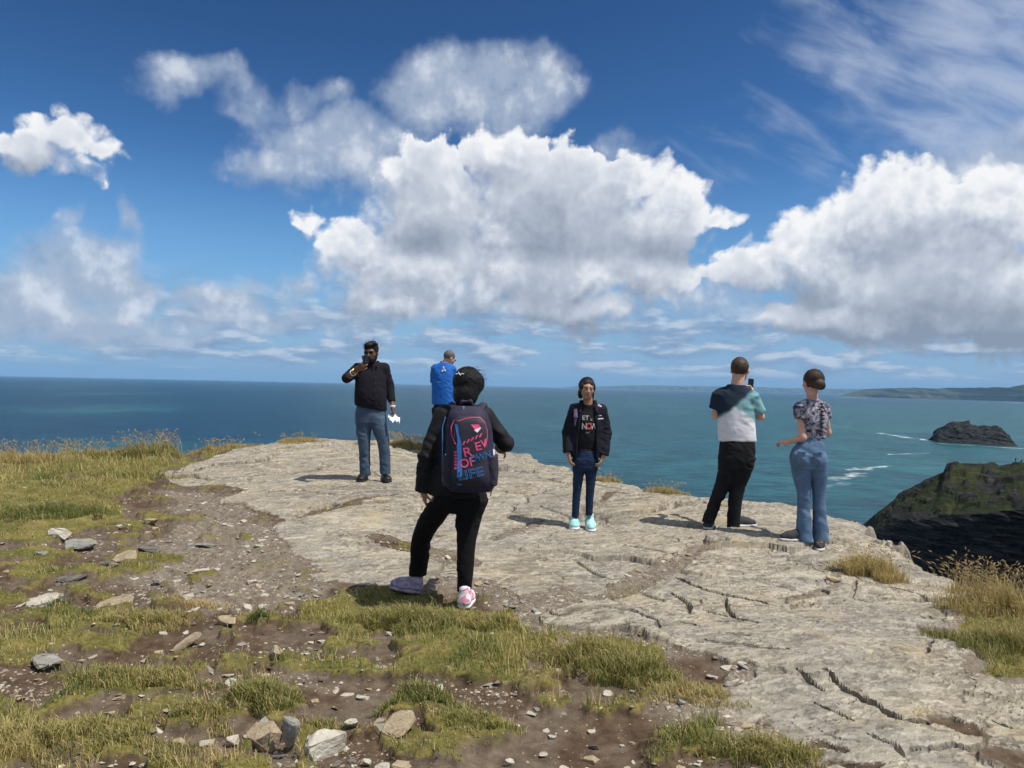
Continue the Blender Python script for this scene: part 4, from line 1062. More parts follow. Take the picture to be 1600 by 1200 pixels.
# ------------------------------------------------------------------ bodies and clothes: smooth distance fields turned into one surface each
def A3(v): return np.array(v, float)
def cone(a, b, ra, rb, flat=False, sq=None, k=.02):
    """tapered limb from a to b; flat: cut square at the ends; sq: (axis, factor) flattens it"""
    a, b = A3(a), A3(b); d = b - a; L = np.linalg.norm(d); u = d / L; r = max(ra, rb) * (max(1, sq[1]) if sq else 1)
    def f(X, Y, Z):
        px, py, pz = X - a[0], Y - a[1], Z - a[2]
        s = px * u[0] + py * u[1] + pz * u[2]
        t = np.clip(s / L, 0, 1)
        qx, qy, qz = px - t * d[0], py - t * d[1], pz - t * d[2]
        if sq:
            ax = A3(sq[0]); ax = ax - u * ax.dot(u); ax = ax / np.linalg.norm(ax)
            w = (qx * ax[0] + qy * ax[1] + qz * ax[2]) * (1 / sq[1] - 1)
            qx, qy, qz = qx + w * ax[0], qy + w * ax[1], qz + w * ax[2]
        if flat:
            w = s - t * L
            qx, qy, qz = qx - w * u[0], qy - w * u[1], qz - w * u[2]
            dd = np.sqrt(qx * qx + qy * qy + qz * qz) - (ra + t * (rb - ra))
            return np.maximum(dd, np.maximum(-s, s - L))
        return np.sqrt(qx * qx + qy * qy + qz * qz) - (ra + t * (rb - ra))
    return (np.minimum(a, b) - r, np.maximum(a, b) + r, f, k, 1)
def ball(c, r, M=None, k=.02):
    c, r = A3(c), A3(r if hasattr(r, '__len__') else (r, r, r)); R = max(r)
    M = np.eye(3) if M is None else np.array(M)            # columns: local axes
    def f(X, Y, Z):
        p = (X - c[0], Y - c[1], Z - c[2])
        q = [(p[0] * M[0, i] + p[1] * M[1, i] + p[2] * M[2, i]) for i in range(3)]
        k0 = np.sqrt(sum((q[i] / r[i]) ** 2 for i in range(3))); k1 = np.sqrt(sum((q[i] / r[i] ** 2) ** 2 for i in range(3)))
        return k0 * (k0 - 1) / np.maximum(k1, 1e-6)
    return (c - R, c + R, f, k, 1)
def slab(c, h, M=None, rnd=.005, k=.01):
    c, h = A3(c), A3(h); M = np.eye(3) if M is None else np.array(M); R = np.linalg.norm(h)
    def f(X, Y, Z):
        p = (X - c[0], Y - c[1], Z - c[2])
        q = [np.abs(p[0] * M[0, i] + p[1] * M[1, i] + p[2] * M[2, i]) - h[i] + rnd for i in range(3)]
        o = np.sqrt(sum(np.maximum(x, 0) ** 2 for x in q))
        return o + np.minimum(np.maximum(q[0], np.maximum(q[1], q[2])), 0) - rnd
    return (c - R, c + R, f, k, 1)
def stack(secs, n=2.4, k=.02):
    """upright body part through sections (centre, half width, half depth, turn); cut flat top and bottom"""
    S = sorted(((A3(c), rx, ry, yw) for c, rx, ry, yw in secs), key=lambda s: s[0][2])
    zs = np.array([s[0][2] for s in S]); col = lambda g: np.array([g(s) for s in S])
    cx, cy, RX, RY, YW = col(lambda s: s[0][0]), col(lambda s: s[0][1]), col(lambda s: s[1]), col(lambda s: s[2]), col(lambda s: s[3])
    m_ = max(RX.max(), RY.max())
    def sm(z, v):                                          # smooth interpolation
        i = np.clip(np.searchsorted(zs, z) - 1, 0, len(zs) - 2)
        t = np.clip((z - zs[i]) / (zs[i + 1] - zs[i]), 0, 1)
        g = np.gradient(v, zs); h = zs[i + 1] - zs[i]
        t2, t3 = t * t, t * t * t
        return (2 * t3 - 3 * t2 + 1) * v[i] + (t3 - 2 * t2 + t) * h * g[i] + (-2 * t3 + 3 * t2) * v[i + 1] + (t3 - t2) * h * g[i + 1]
    def f(X, Y, Z):
        z = Z[0, 0, :]
        a, b, rx, ry, yw = (sm(z, v)[None, None, :] for v in (cx, cy, RX, RY, YW))
        dx, dy = X - a, Y - b
        c, s = np.cos(yw), np.sin(yw)
        qx, qy = dx * c + dy * s, -dx * s + dy * c
        r = (np.abs(qx / rx) ** n + np.abs(qy / ry) ** n) ** (1 / n)
        return np.maximum((r - 1) * np.minimum(rx, ry), np.maximum(zs[0] - Z, Z - zs[-1]))
    lo = np.array([cx.min() - m_, cy.min() - m_, zs[0]]); hi = np.array([cx.max() + m_, cy.max() + m_, zs[-1]])
    return (lo, hi, f, k, 1)
def cut(p): return (p[0], p[1], p[2], p[3], -1)
def cut_above(pt, nrm, k=.004):
    """remove everything on the side of a plane that nrm points to"""
    pt, nrm = A3(pt), A3(nrm) / np.linalg.norm(nrm)
    return (A3((-9, -9, -9)), A3((9, 9, 9)), lambda X, Y, Z: -((X - pt[0]) * nrm[0] + (Y - pt[1]) * nrm[1] + (Z - pt[2]) * nrm[2]), k, -1)

def surface(prims, vox):
    add = [p for p in prims if p[4] > 0]
    lo = np.min([p[0] for p in add], 0) - 4 * vox - .01; hi = np.max([p[1] for p in add], 0) + 4 * vox + .01
    n = np.ceil((hi - lo) / vox).astype(int) + 1
    Fd = np.full(n, .2, np.float32)
    ax = [lo[i] + vox * np.arange(n[i]) for i in range(3)]
    for plo, phi, f, k, op in prims:
        m_ = k + 3 * vox
        i0 = np.clip(np.floor((plo - m_ - lo) / vox).astype(int), 0, n); i1 = np.clip(np.ceil((phi + m_ - lo) / vox).astype(int) + 1, 0, n)
        if (i1 <= i0).any(): continue
        X, Y, Z = np.meshgrid(*[ax[i][i0[i]:i1[i]] for i in range(3)], indexing='ij', sparse=False)
        d = f(X, Y, Z)
        W = Fd[i0[0]:i1[0], i0[1]:i1[1], i0[2]:i1[2]]
        if op < 0: d = -d; a, b = -W, -d
        else: a, b = W, d
        h = np.clip(.5 + .5 * (b - a) / max(k, 1e-5), 0, 1)
        r = b * (1 - h) + a * h - k * h * (1 - h)
        W[...] = r if op > 0 else -r
    s = Fd < 0
    c8 = [(i, j, k_) for i in (0, 1) for j in (0, 1) for k_ in (0, 1)]
    sh = tuple(n - 1)
    cnt = sum(s[i:i + sh[0], j:j + sh[1], k_:k_ + sh[2]].astype(np.int8) for i, j, k_ in c8)
    act = np.nonzero((cnt > 0) & (cnt < 8))
    ai = np.stack(act, -1)
    val = {c: Fd[act[0] + c[0], act[1] + c[1], act[2] + c[2]] for c in c8}
    acc = np.zeros((len(ai), 3)); num = np.zeros(len(ai))
    for c in c8:
        for d in range(3):
            if c[d]: continue
            e = list(c); e[d] = 1; e = tuple(e)
            va, vb = val[c], val[e]; x = (va < 0) != (vb < 0)
            t = np.where(x, va / np.where(x, va - vb, 1), 0)
            p = np.array(c, float)[None] + np.eye(3)[d][None] * t[:, None]
            acc += p * x[:, None]; num += x
    V = lo + vox * (ai + acc / num[:, None])
    idx = -np.ones(sh, np.int64); idx[act] = np.arange(len(ai))
    F = []
    for d in range(3):
        o1, o2 = (d + 1) % 3, (d + 2) % 3
        sl = [slice(1, -1)] * 3
        a_ = [slice(1, n[i] - 1) for i in range(3)]; b_ = list(a_)
        a_[d] = slice(0, n[d] - 1); b_[d] = slice(1, n[d])
        sa, sb = s[tuple(a_)], s[tuple(b_)]
        e = np.stack(np.nonzero(sa != sb), -1)
        if not len(e): continue
        inside = sa[tuple(e.T)]
        base = e.copy(); base[:, o1] += 1; base[:, o2] += 1
        def cell(p, q):
            b2 = base.copy(); b2[:, o1] += p; b2[:, o2] += q
            return idx[b2[:, 0], b2[:, 1], b2[:, 2]]
        q = np.stack([cell(-1, -1), cell(0, -1), cell(0, 0), cell(-1, 0)], -1)
        q[~inside] = q[~inside][:, ::-1]
        F.append(q)
    F = np.concatenate(F); F = F[(F >= 0).all(1)]
    return V, F
def vnormals(V, F):
    n = np.cross(V[F[:, 2]] - V[F[:, 0]], V[F[:, 3]] - V[F[:, 1]])
    N = np.zeros_like(V)
    for i in range(4): np.add.at(N, F[:, i], n)
    return N / (np.linalg.norm(N, axis=1, keepdims=True) + 1e-9)
def relax(V, F, it=1, w=.5):
    for _ in range(it):
        S = np.zeros_like(V); c = np.zeros(len(V))
        for i in range(4):
            np.add.at(S, F[:, i], V[F[:, (i + 1) % 4]]); np.add.at(c, F[:, i], 1)
            np.add.at(S, F[:, i], V[F[:, (i + 3) % 4]]); np.add.at(c, F[:, i], 1)
        V = V * (1 - w) + w * S / c[:, None]
    return V
def folds(amp, fx=6.0, fz=6.0, seed=0.0):
    """creases of cloth, pushed along the normal; they come in places, between smooth stretches"""
    def g(V):
        p = V * np.array([fx, fx, fz]) * .8 + seed
        m_ = sstep(fbm(p[:, 0] * .6 + 9, p[:, 1] * .6, p[:, 2] * .45, 2), -.25, .35)
        a = 1 - np.abs(fbm(p[:, 0] + .5 * p[:, 2], p[:, 1], p[:, 2] + .25 * p[:, 0], 2)) * 2.2
        return amp * .75 * (m_ * (a - .35) + .25 * fbm(p[:, 0] * 2.6, p[:, 1] * 2.6, p[:, 2] * 2.6, 2))
    return g
def solid(name, prims, m_, parent, vox=.008, disp=None, it=1, label=None, **kw):
    V, F = surface(prims, vox)
    V = relax(V, F, it)
    if disp is not None:
        V = V + vnormals(V, F) * disp(V)[:, None]
    o = link(name, mesh_np(name, V, F, True, mats=[MATS[m_]]), parent, label, **kw)
    return o

# ---- materials of people
def cloth_mat(name, col, col2=None, rough=.9, weave=500, scale=9, bumpd=.0012, spec=.2):
    def f(t, b, out):
        P = t.node('ShaderNodeTexCoord').outputs['Object']
        n = t.noise(P, scale, 4, .6); w = t.noise(P, weave, 2, .5)
        c = t.mix(t.step(n, .35, .65), col, col2 or tuple(x * .75 for x in col))
        c = t.mix(t.step(w, .3, .7, 0, .25), c, tuple(x * 1.35 for x in col))
        t.put(b.inputs['Base Color'], c); t.put(b.inputs['Roughness'], rough); t.put(b.inputs['Specular IOR Level'], spec)
        t.put(b.inputs['Normal'], bump(t, t.m('ADD', w, t.m('MULTIPLY', n, 2)), .5, bumpd))
    return mat(name, f)
def skin_mat(name, col):
    def f(t, b, out):
        P = t.node('ShaderNodeTexCoord').outputs['Object']
        n = t.noise(P, 22, 4, .6)
        c = t.mix(t.step(n, .3, .7), tuple(x * .88 for x in col), (col[0] * 1.1, col[1] * 1.04, col[2]))
        t.put(b.inputs['Base Color'], c); t.put(b.inputs['Roughness'], .52); t.put(b.inputs['Specular IOR Level'], .35)
        t.put(b.inputs['Normal'], bump(t, t.noise(P, 160, 3, .6), .25, .002))
    return mat(name, f)
def hair_mat(name, col, hi):
    def f(t, b, out):
        P = t.node('ShaderNodeTexCoord').outputs['Object']
        n = t.noise(t.v('MULTIPLY', P, (1, 1, .18)), 190, 4, .65); n2 = t.noise(P, 24, 3, .6)
        t.put(b.inputs['Base Color'], t.mix(t.step(t.m('ADD', t.m('MULTIPLY', n, .7), t.m('MULTIPLY', n2, .3)), .4, .62), col, hi))
        t.put(b.inputs['Roughness'], .5); t.put(b.inputs['Specular IOR Level'], .3)
        t.put(b.inputs['Normal'], bump(t, n, .9, .006))
    return mat(name, f)
def denim_mat(name, dark, light):
    def f(t, b, out):
        P = t.node('ShaderNodeTexCoord').outputs['Object']
        n = t.noise(P, 7, 4, .6); w = t.noise(t.v('MULTIPLY', P, (1, 1, .25)), 420, 2, .5); m2 = t.noise(t.v('MULTIPLY', P, (1, 1, 2.2)), 26, 3, .6)
        k = t.m('ADD', t.m('MULTIPLY', n, .5), t.m('ADD', t.m('MULTIPLY', w, .25), t.m('MULTIPLY', m2, .25)))
        t.put(b.inputs['Base Color'], t.ramp(k, [(.33, dark), (.66, light)])); t.put(b.inputs['Roughness'], .9); t.put(b.inputs['Specular IOR Level'], .15)
        t.put(b.inputs['Normal'], bump(t, t.m('ADD', w, t.m('MULTIPLY', m2, 2.5)), .5, .002))
    return mat(name, f)
def plain(name, col, rough=.6, spec=.4, metal=0.0):
    return mat(name, lambda t, b, out: (t.put(b.inputs['Base Color'], col), t.put(b.inputs['Roughness'], rough), t.put(b.inputs['Specular IOR Level'], spec), t.put(b.inputs['Metallic'], metal)))
def shoe_mat(name, c0, c1):
    def f(t, b, out):
        P = t.node('ShaderNodeTexCoord').outputs['Object']
        v = t.vor(t.v('MULTIPLY', P, (1, 1, 1.6)), 28, out='Color'); w = t.noise(P, 330, 2, .5)
        t.put(b.inputs['Base Color'], t.mix(t.step(t.sep(v)[0], .45, .55), c0, c1)); t.put(b.inputs['Roughness'], .8); t.put(b.inputs['Specular IOR Level'], .25)
        t.put(b.inputs['Normal'], bump(t, t.m('ADD', w, t.m('MULTIPLY', t.sep(v)[0], 2)), .7, .002))
    return mat(name, f)
skin_mat('skin_deep', (.150, .078, .048)); skin_mat('skin_brown', (.36, .205, .135)); skin_mat('skin_fair', (.60, .36, .27)); skin_mat('skin_pink', (.55, .31, .24))
hair_mat('hair_black', (.004, .0035, .004), (.014, .011, .012)); hair_mat('hair_brown', (.030, .017, .011), (.085, .050, .032)); hair_mat('hair_grey', (.045, .04, .038), (.16, .15, .14))
cloth_mat('plum_shirt', (.011, .010, .016)); cloth_mat('black_jacket', (.008, .008, .010), rough=.75, spec=.3); cloth_mat('black_trousers', (.007, .007, .008)); cloth_mat('navy_jacket', (.007, .008, .014), (.010, .010, .018), rough=.8)
cloth_mat('blue_shirt', (.015, .115, .42), (.012, .09, .34), rough=.7); cloth_mat('black_jeans', (.009, .0095, .011), (.014, .014, .017)); cloth_mat('black_tee', (.010, .010, .012)); cloth_mat('dark_shorts', (.012, .013, .018))
denim_mat('mid_denim', (.028, .048, .080), (.088, .130, .185)); denim_mat('light_denim', (.050, .098, .175), (.135, .215, .325)); denim_mat('navy_denim', (.008, .016, .040), (.020, .040, .085))
plain('black_leather', (.010, .009, .009), .5); plain('sole_white', (.62, .60, .56), .7); plain('sole_black', (.015, .014, .013), .8); shoe_mat('lilac_shoe', (.24, .19, .27), (.36, .30, .38)); shoe_mat('pink_shoe', (.66, .27, .36), (.80, .72, .76)); plain('shoe_white', (.70, .66, .68), .7)  # lilac tones darkened a little for her own shadow on that shoe
shoe_mat('mint_shoe', (.27, .56, .54), (.46, .70, .69)); plain('grey_canvas', (.035, .037, .042), .9); plain('lens_black', (.006, .006, .007), .12, .6); plain('paper', (.78, .78, .80), .8); plain('white_print', (.72, .72, .72), .7); plain('faded_print', (.36, .35, .36), .8); plain('red_print', (.42, .05, .06), .7)
plain('steel', (.55, .55, .56), .3, .5, .9); plain('lips', (.22, .075, .06), .5); plain('eye_dark', (.012, .009, .008), .25); plain('purple_panel', (.075, .052, .115), .8); plain('pink_panel', (.72, .42, .62), .7); plain('phone_black', (.008, .008, .010), .25, .5); plain('screen', (.02, .022, .03), .08, .6)
plain('tissue', (.80, .80, .82), .7); plain('button', (.035, .03, .035), .4); plain('gold', (.50, .36, .14), .35, .5, .8); plain('lace_black', (.012, .011, .014), .8)

def frame(yaw, pitch=0.0, roll=0.0):
    """columns: right of the face, forward, up; yaw 0 looks at +Y (away from the camera), 180 looks back at it"""
    return np.array(Matrix.Rotation(R_(yaw), 3, 'Z') @ Matrix.Rotation(R_(pitch), 3, 'X') @ Matrix.Rotation(R_(roll), 3, 'Y'))
def head_prims(c, M, s=1.0, fem=0.0):
    T = lambda x, y, z: A3(c) + M @ (np.array([x, y, z]) * s)
    B = lambda x, y, z, r, k=.02: ball(T(x, y, z), [q * s for q in r], M, k)
    return [B(0, -.012, .028, (.075, .096, .088)), B(0, .028, -.03, (.062 - .007 * fem, .070, .080 - .005 * fem), .03), B(0, .062, -.085 + .006 * fem, (.030 - .008 * fem, .028, .028 - .005 * fem), .03), B(0, .074 - .004 * fem, .034, (.054, .022, .014 - .003 * fem), .02),
            cone(T(0, .090, .022), T(0, .112, -.022), .008 * s, .013 * s, k=.012), B(.013, .098, -.026, (.009, .010, .008), .008), B(-.013, .098, -.026, (.009, .010, .008), .008),
            cut(B(.031, .105, .012, (.016, .016, .011), .012)), cut(B(-.031, .105, .012, (.016, .016, .011), .012)), B(.031, .083, .011, (.013, .010, .010), .006), B(-.031, .083, .011, (.013, .010, .010), .006),
            B(0, .088, -.052, (.022, .012, .009), .012), B(.045, .058, -.015, (.020, .022, .020), .02), B(-.045, .058, -.015, (.020, .022, .020), .02),
            B(.077, -.008, -.004, (.010, .021, .030), .008), B(-.077, -.008, -.004, (.010, .021, .030), .008)], T
def hand_prims(w, d, n, s=1.0, curl=.5, thumb=1, spread=.10, mirror=1):
    """palm from wrist w along d; n: palm normal; thumb: side of the thumb; fingers curl towards n"""
    d, n = A3(d) / np.linalg.norm(d), A3(n); n = n - d * n.dot(d); n /= np.linalg.norm(n); x = np.cross(d, n) * thumb
    W = A3(w); M = np.stack([x, n, d], 1)
    P = [slab(W + d * .048 * s, (.036 * s, .013 * s, .048 * s), M, .011 * s, .012), cone(W - d * .02, W + d * .03 * s, .022 * s, .026 * s, k=.015)]
    for i, (o, L) in enumerate(((.027, .072), (.009, .080), (-.009, .075), (-.026, .058))):
        a = W + d * .090 * s + x * o * s; cu = curl * (1 + .12 * i); dr = d + x * o * spread / .03
        for j, (l, r0, r1) in enumerate(((.45, .0092, .0085), (.32, .0085, .0078), (.25, .0078, .0065))):
            an = cu * (j + .6); dv = dr * math.cos(an) + n * math.sin(an); dv /= np.linalg.norm(dv)
            b = a + dv * L * l * s; P.append(cone(a, b, r0 * s, r1 * s, k=.004)); a = b
    a = W + d * .025 * s + x * .030 * s
    for j, (l, r) in enumerate(((.034, .0115), (.030, .010), (.024, .0085))):
        dv = d * .75 + x * (.75 - .35 * j) + n * (.35 + .4 * curl + .2 * j); dv /= np.linalg.norm(dv)
        b = a + dv * l * s; P.append(cone(a, b, r * s, r * .9 * s, k=.006)); a = b
    return P
def shoe(parent, heel, d, up_mat, sole_mat, L=.26, wd=.045, ht=.098, pitch=0.0, name='shoe', label=None, ankle=None, laces=None):
    """heel: point on the ground under the heel; d: horizontal direction of the toe"""
    d = A3(d); d[2] = 0; d /= np.linalg.norm(d); h = A3(heel); o_ = parent.location
    gz = lambda k: max(ground_z(o_.x + h[0] + d[0] * L * q + d[1] * e, o_.y + h[1] + d[1] * L * q - d[0] * e) for q in (k - .12, k, k + .12) for e in (-.025, .025)) - o_.z
    zh, zt = gz(.15), gz(.8); pitch = max(-.25, min(.25, (zh - zt) / (.65 * L))); h[2] = zh - .004
    d = d * math.cos(pitch) + np.array([0, 0, -math.sin(pitch)]); x = np.cross(d, (0, 0, 1)); x /= np.linalg.norm(x); up = np.cross(x, d)
    st = .022
    T = lambda a, b, c: h + d * a + x * b + up * c
    U = [cone(T(.035, 0, .045), T(L * .62, 0, .038), .040, .043, sq=(x, wd / .043), k=.03), cone(T(L * .6, 0, .038), T(L - .042, .004, .034), .042, .034, sq=(x, wd / .040), k=.03), cone(T(.04, 0, .05), T(.045, 0, ht + .02), .040, .040, k=.03), cone(T(L * .35, 0, .07), T(L * .62, 0, .05), .036, .034, k=.03),
         cut_above(T(0, 0, st), -up)]
    o = solid(name, U, up_mat, parent, .007, label=label)
    S = [cone(T(.045, 0, 0), T(L * .66, 0, 0), .046, .050, sq=(x, wd / .043), k=.02), cone(T(L * .6, 0, 0), T(L - .040, .004, 0), .048, .040, sq=(x, wd / .043), k=.02), cut_above(T(0, 0, st + .002), up), cut_above(T(0, 0, .0), -up)]
    solid('sole', S, sole_mat, o, .007)
    if laces:
        for i in range(4): solid('lace', [cone(T(L * (.50 + .07 * i), -.022, .088 - .008 * i), T(L * (.50 + .07 * i), .022, .088 - .008 * i), .0035, .0035)], laces, o, .003, it=0)
    return o
def strands(name, parent, c, M, rad, n, L, m_, wind, seed=0, w=.0013, out=.25, back=True, curl=.3, keep=None, hug=False):
    """loose hairs as thin strips lying round the head c and blown along wind (head frame)"""
    rs = np.random.RandomState(seed); V = []; F = []; k = 7; wind = A3(wind)
    u = rs.normal(size=(n, 3)); u[:, 2] = np.abs(u[:, 2]) * .8
    if back: u[:, 1] = -np.abs(u[:, 1])
    u /= np.linalg.norm(u, axis=1, keepdims=True)
    if keep: u = u[np.array([keep(q) for q in u])]
    if hug:                                               # combed: each hair follows the curve of the head
        for i in range(len(u)):
            o = len(V); l = rs.uniform(*L) / rad.mean(); wd = wind + rs.normal(size=3) * .12; up_ = rs.uniform(.0, .006)
            for j in range(k):
                q = u[i] + wd * l * j / (k - 1); q = q / np.linalg.norm(q); pt = A3(c) + M @ (q * (rad + .001 + up_ * math.sin(j / (k - 1) * 3.1)))
                tn = np.cross(M @ wd, M @ q); tn = tn / (np.linalg.norm(tn) + 1e-9) * w * (1 - .7 * j / k); V += [pt - tn, pt + tn]
            F += [(o + 2 * j, o + 2 * j + 1, o + 2 * j + 3, o + 2 * j + 2) for j in range(k - 1)]
        return link(name, mesh_np(name, np.array(V), np.array(F), True, mats=[MATS[m_]]), parent)
    for i in range(len(u)):
        p = A3(c) + M @ (u[i] * rad * .99); nn = M @ u[i]; wd = M @ wind + rs.normal(size=3) * .25
        d = wd - nn * wd.dot(nn) + nn * out * rs.uniform(0, 1.6); d /= np.linalg.norm(d); s = np.cross(d, rs.normal(size=3)); s = s / np.linalg.norm(s) * w; l = rs.uniform(*L) / (k - 1); o = len(V)
        for j in range(k):
            q = 1 - j / k; V += [p - s * q, p + s * q]; p = p + d * l; d = d + rs.normal(size=3) * curl * .3 + (M @ wind) * .12; d = d / np.linalg.norm(d)
        F += [(o + 2 * j, o + 2 * j + 1, o + 2 * j + 3, o + 2 * j + 2) for j in range(k - 1)]
    return link(name, mesh_np(name, np.array(V), np.array(F), True, mats=[MATS[m_]]), parent)
def facing_front(o, fallback):
    """how far towards the camera the surface of o lies at (x, z)"""
    from mathutils.bvhtree import BVHTree
    t = BVHTree.FromPolygons([v.co for v in o.data.vertices], [p.vertices for p in o.data.polygons])
    def f(x, z):
        h = t.ray_cast(Vector((x, -2, z)), Vector((0, 1, 0)))
        return h[0].y if h[0] is not None else fallback(x, z)
    return f
def ground_z(x, y): return float(terrain(np.array([x]), np.array([y]))[0][0])

class Person:
    def __init__(s, px, py, dist, label):
        o = at(px, py, dist); s.o = Vector((o.x, o.y, ground_z(o.x, o.y))); s.Y = dist
        s.dz = o.z - s.o.z
        s.root = link('person', None, None, label, 'person', 'people on the cliff top'); s.root.location = s.o
        s.root['kind'] = 'thing'
    def P(s, px, py, dy=0.0):
        v = at(px, py, s.Y + dy) - s.o; v.z -= s.dz
        return A3(v)
    def G(s, px, py, dy=0.0):
        """the same, dropped to the ground"""
        v = at(px, py, s.Y + dy); return A3((v.x - s.o.x, v.y - s.o.y, ground_z(v.x, v.y) - s.o.z))
    def m(s, px): return px * s.Y / FPX
def thing_at(name, loc, label, cat_, group=None):
    o = link(name, None, None, label, cat_, group); o.location = loc; return o
def phone(loc, M, label, w=.036, h=.075):
    o = thing_at('mobile_phone', loc, label, 'phone', 'phones held up')
    solid('case', [slab((0, 0, 0), (w, .0045, h), M, .004)], 'phone_black', o, .004, it=0)
    f = lambda a, b, c: M @ np.array([a, b, c])
    solid('screen', [slab(f(0, .0047, 0), (w * .92, .001, h * .95), M, .0008)], 'screen', o, .003, it=0)
    solid('camera_bump', [slab(f(w * .45, -.0055, h * .68), (.013, .0022, .014), M, .002)], 'lens_black', o, .003, it=0)
    return o
# ------------------------------------------------------------------ man in the dark shirt filming, on the ridge
def man_filming():
    p = Person(585, 752, 9.6, 'bearded man in dark shirt and blue jeans raising a phone'); P, r = p.P, p.root
    M = frame(172, -6)
    hp, T = head_prims(P(580, 553.5, -.04), M, 1.02)
    shA, shB = P(561, 576, .0), P(600, 577, .03)
    elA, wrA = P(540, 594, -.12), P(558, 578.5, -.34)
    elB, wrB = P(609, 606, .06), P(613.5, 637, -.04)
    hand_d = P(570, 570, -.40) - wrA
    hips = P(579, 648)
    kA, kB = P(569, 693, -.03), P(600, 693, -.02); aA, aB = P(570, 741), P(602, 739)
    body = hp + [cone(P(583, 575, .01), P(580.5, 560, -.02), .062, .056, k=.03), cone(shA, shB, .045, .045, k=.03), cone(P(581, 585, .01), hips, .11, .11, sq=((0, 1, 0), .75), k=.05),
        cone(shA, elA, .040, .040), cone(elA, wrA, .042, .030), cone(shB, elB, .040, .040), cone(elB, wrB, .041, .029), cone(hips + A3((-.08, 0, 0)), kA, .085, .055), cone(hips + A3((.08, 0, 0)), kB, .085, .055), cone(kA, aA, .05, .036), cone(kB, aB, .05, .036)]
    body += hand_prims(wrA, hand_d, (.5, .2, .5), 1.05, .75, -1) + hand_prims(wrB, P(616, 650, -.05) - wrB, (-.9, .1, 0), 1.05, .55, 1)
    solid('body', body, 'skin_deep', r, .0075)
    # face: beard, sunglasses, hair
    solid('beard', [ball(T(0, .045, -.072), (.064, .062, .058), M), ball(T(0, .092, -.050), (.032, .016, .011), M), cut(ball(T(0, .108, -.062), (.018, .02, .006), M, .004)), cut(ball(T(0, .10, -.015), (.05, .05, .03), M)), ball(T(.064, .012, -.035), (.016, .030, .05), M), ball(T(-.064, .012, -.035), (.016, .030, .05), M)], 'hair_black', r, .006, folds(.004, 60, 60), 0)
    sg = solid('sunglasses', [slab(T(.033, .100, .016), (.026, .004, .018), M, .004), slab(T(-.033, .100, .016), (.026, .004, .018), M, .004), slab(T(0, .103, .022), (.012, .003, .003), M, .002), cone(T(.060, .095, .020), T(.080, .0, .012), .003, .003, k=.003), cone(T(-.060, .095, .020), T(-.080, .0, .012), .003, .003, k=.003)], 'lens_black', r, .004, it=0)
    solid('hair', [ball(T(0, -.018, .045), (.086, .100, .092), M), ball(T(.01, .055, .105), (.060, .045, .035), M), ball(T(-.03, .02, .125), (.05, .05, .03), M), cut(ball(T(0, .12, -.02), (.075, .075, .088), M)), cut(ball(T(0, -.02, -.12), (.12, .14, .07), M))], 'hair_black', r, .006, folds(.012, 38, 38), 0)
    strands('loose_hair', r, T(0, -.01, .05), M, np.array([.084, .095, .095]), 260, (.025, .06), 'hair_black', (.4, .5, .6), 3, .002, .9, False)
    # shirt
    c0 = P(579, 640)
    sh = [stack([(P(580, 643, .0), .195, .150, .1), (P(579, 625, -.02), .200, .165, .1), (P(579, 605, -.02), .190, .150, .1), (P(580, 586, .0), .182, .128, .1), (P(581, 575, .01), .150, .095, .1), (P(582.5, 567.5, .015), .080, .070, .1)], k=.03),
          cone(shA, shB, .062, .062, k=.05), cone(shA, elA + (wrA - elA) * .12, .073, .064, True, k=.03), cone(elA, elA + (wrA - elA) * .30, .060, .056, True, k=.02), cone(shB, elB, .072, .058, k=.03), cone(elB, elB + (wrB - elB) * .75, .056, .047, True, k=.02),
          cut(cone(P(585, 566, -.18), P(585.5, 583, -.17), .030, .004, k=.006)), cut_above(P(579, 639, 0), (-.18, 0, -1))]
    shirt = solid('shirt', sh, 'plum_shirt', r, .009, folds(.011, 8, 12, 3))
    solid('collar', [cone(P(576, 567, -.02), P(584, 574.5, -.115), .016, .012, sq=((0, 1, 0), .6)), cone(P(591, 567, -.0), P(588.5, 575, -.10), .016, .012, sq=((0, 1, 0), .6)), cone(P(576, 566.5, .03), P(591, 566.5, .04), .014, .014)], 'plum_shirt', shirt, .006)
    for i in range(5): solid('button', [ball(P(586 + .4 * i, 590 + 10.5 * i, -.158 - .012 * min(i, 3)), (.008, .004, .008))], 'button', shirt, .003, it=0)
    # jeans
    tr = [stack([(P(579, 662), .178, .135, .05), (P(579, 650), .190, .145, .05), (P(580, 634), .178, .130, .05)], k=.02),
          stack([(P(570.5, 744), .066, .072, 0), (P(570, 725, -.01), .066, .072, 0), (P(569, 693, -.03), .076, .080, 0), (P(568, 675, -.02), .090, .102, 0), (P(569.5, 654), .104, .125, 0)], k=.03),
          stack([(P(602, 742), .066, .072, 0), (P(601.5, 723, -.01), .067, .073, 0), (P(599, 693, -.02), .077, .082, 0), (P(594, 675, -.02), .090, .102, 0), (P(589.5, 654), .104, .125, 0)], k=.03)]
    solid('jeans', tr, 'mid_denim', r, .009, folds(.011, 6, 9, 8))
    shoe(r, p.G(570, 749, .13), (.0, -1, 0), 'black_leather', 'sole_black', .30, .054)
    shoe(r, p.G(600, 748, .12), (.38, -1, 0), 'black_leather', 'sole_black', .30, .054)
    solid('watch', [cone(wrB + A3((0, 0, .020)), wrB + A3((0, 0, -.008)), .036, .034, True)], 'white_print', r, .005)
    for i in (0, 1):
        c = elA + (wrA - elA) * (.62 + .18 * i); u = (wrA - elA) / np.linalg.norm(wrA - elA); solid('bracelet', [cone(c, c + u * .012, .041 - .003 * i, .041 - .003 * i, True)], 'gold' if i else 'white_print', r, .005)
    Mp = frame(185, 0, 12)
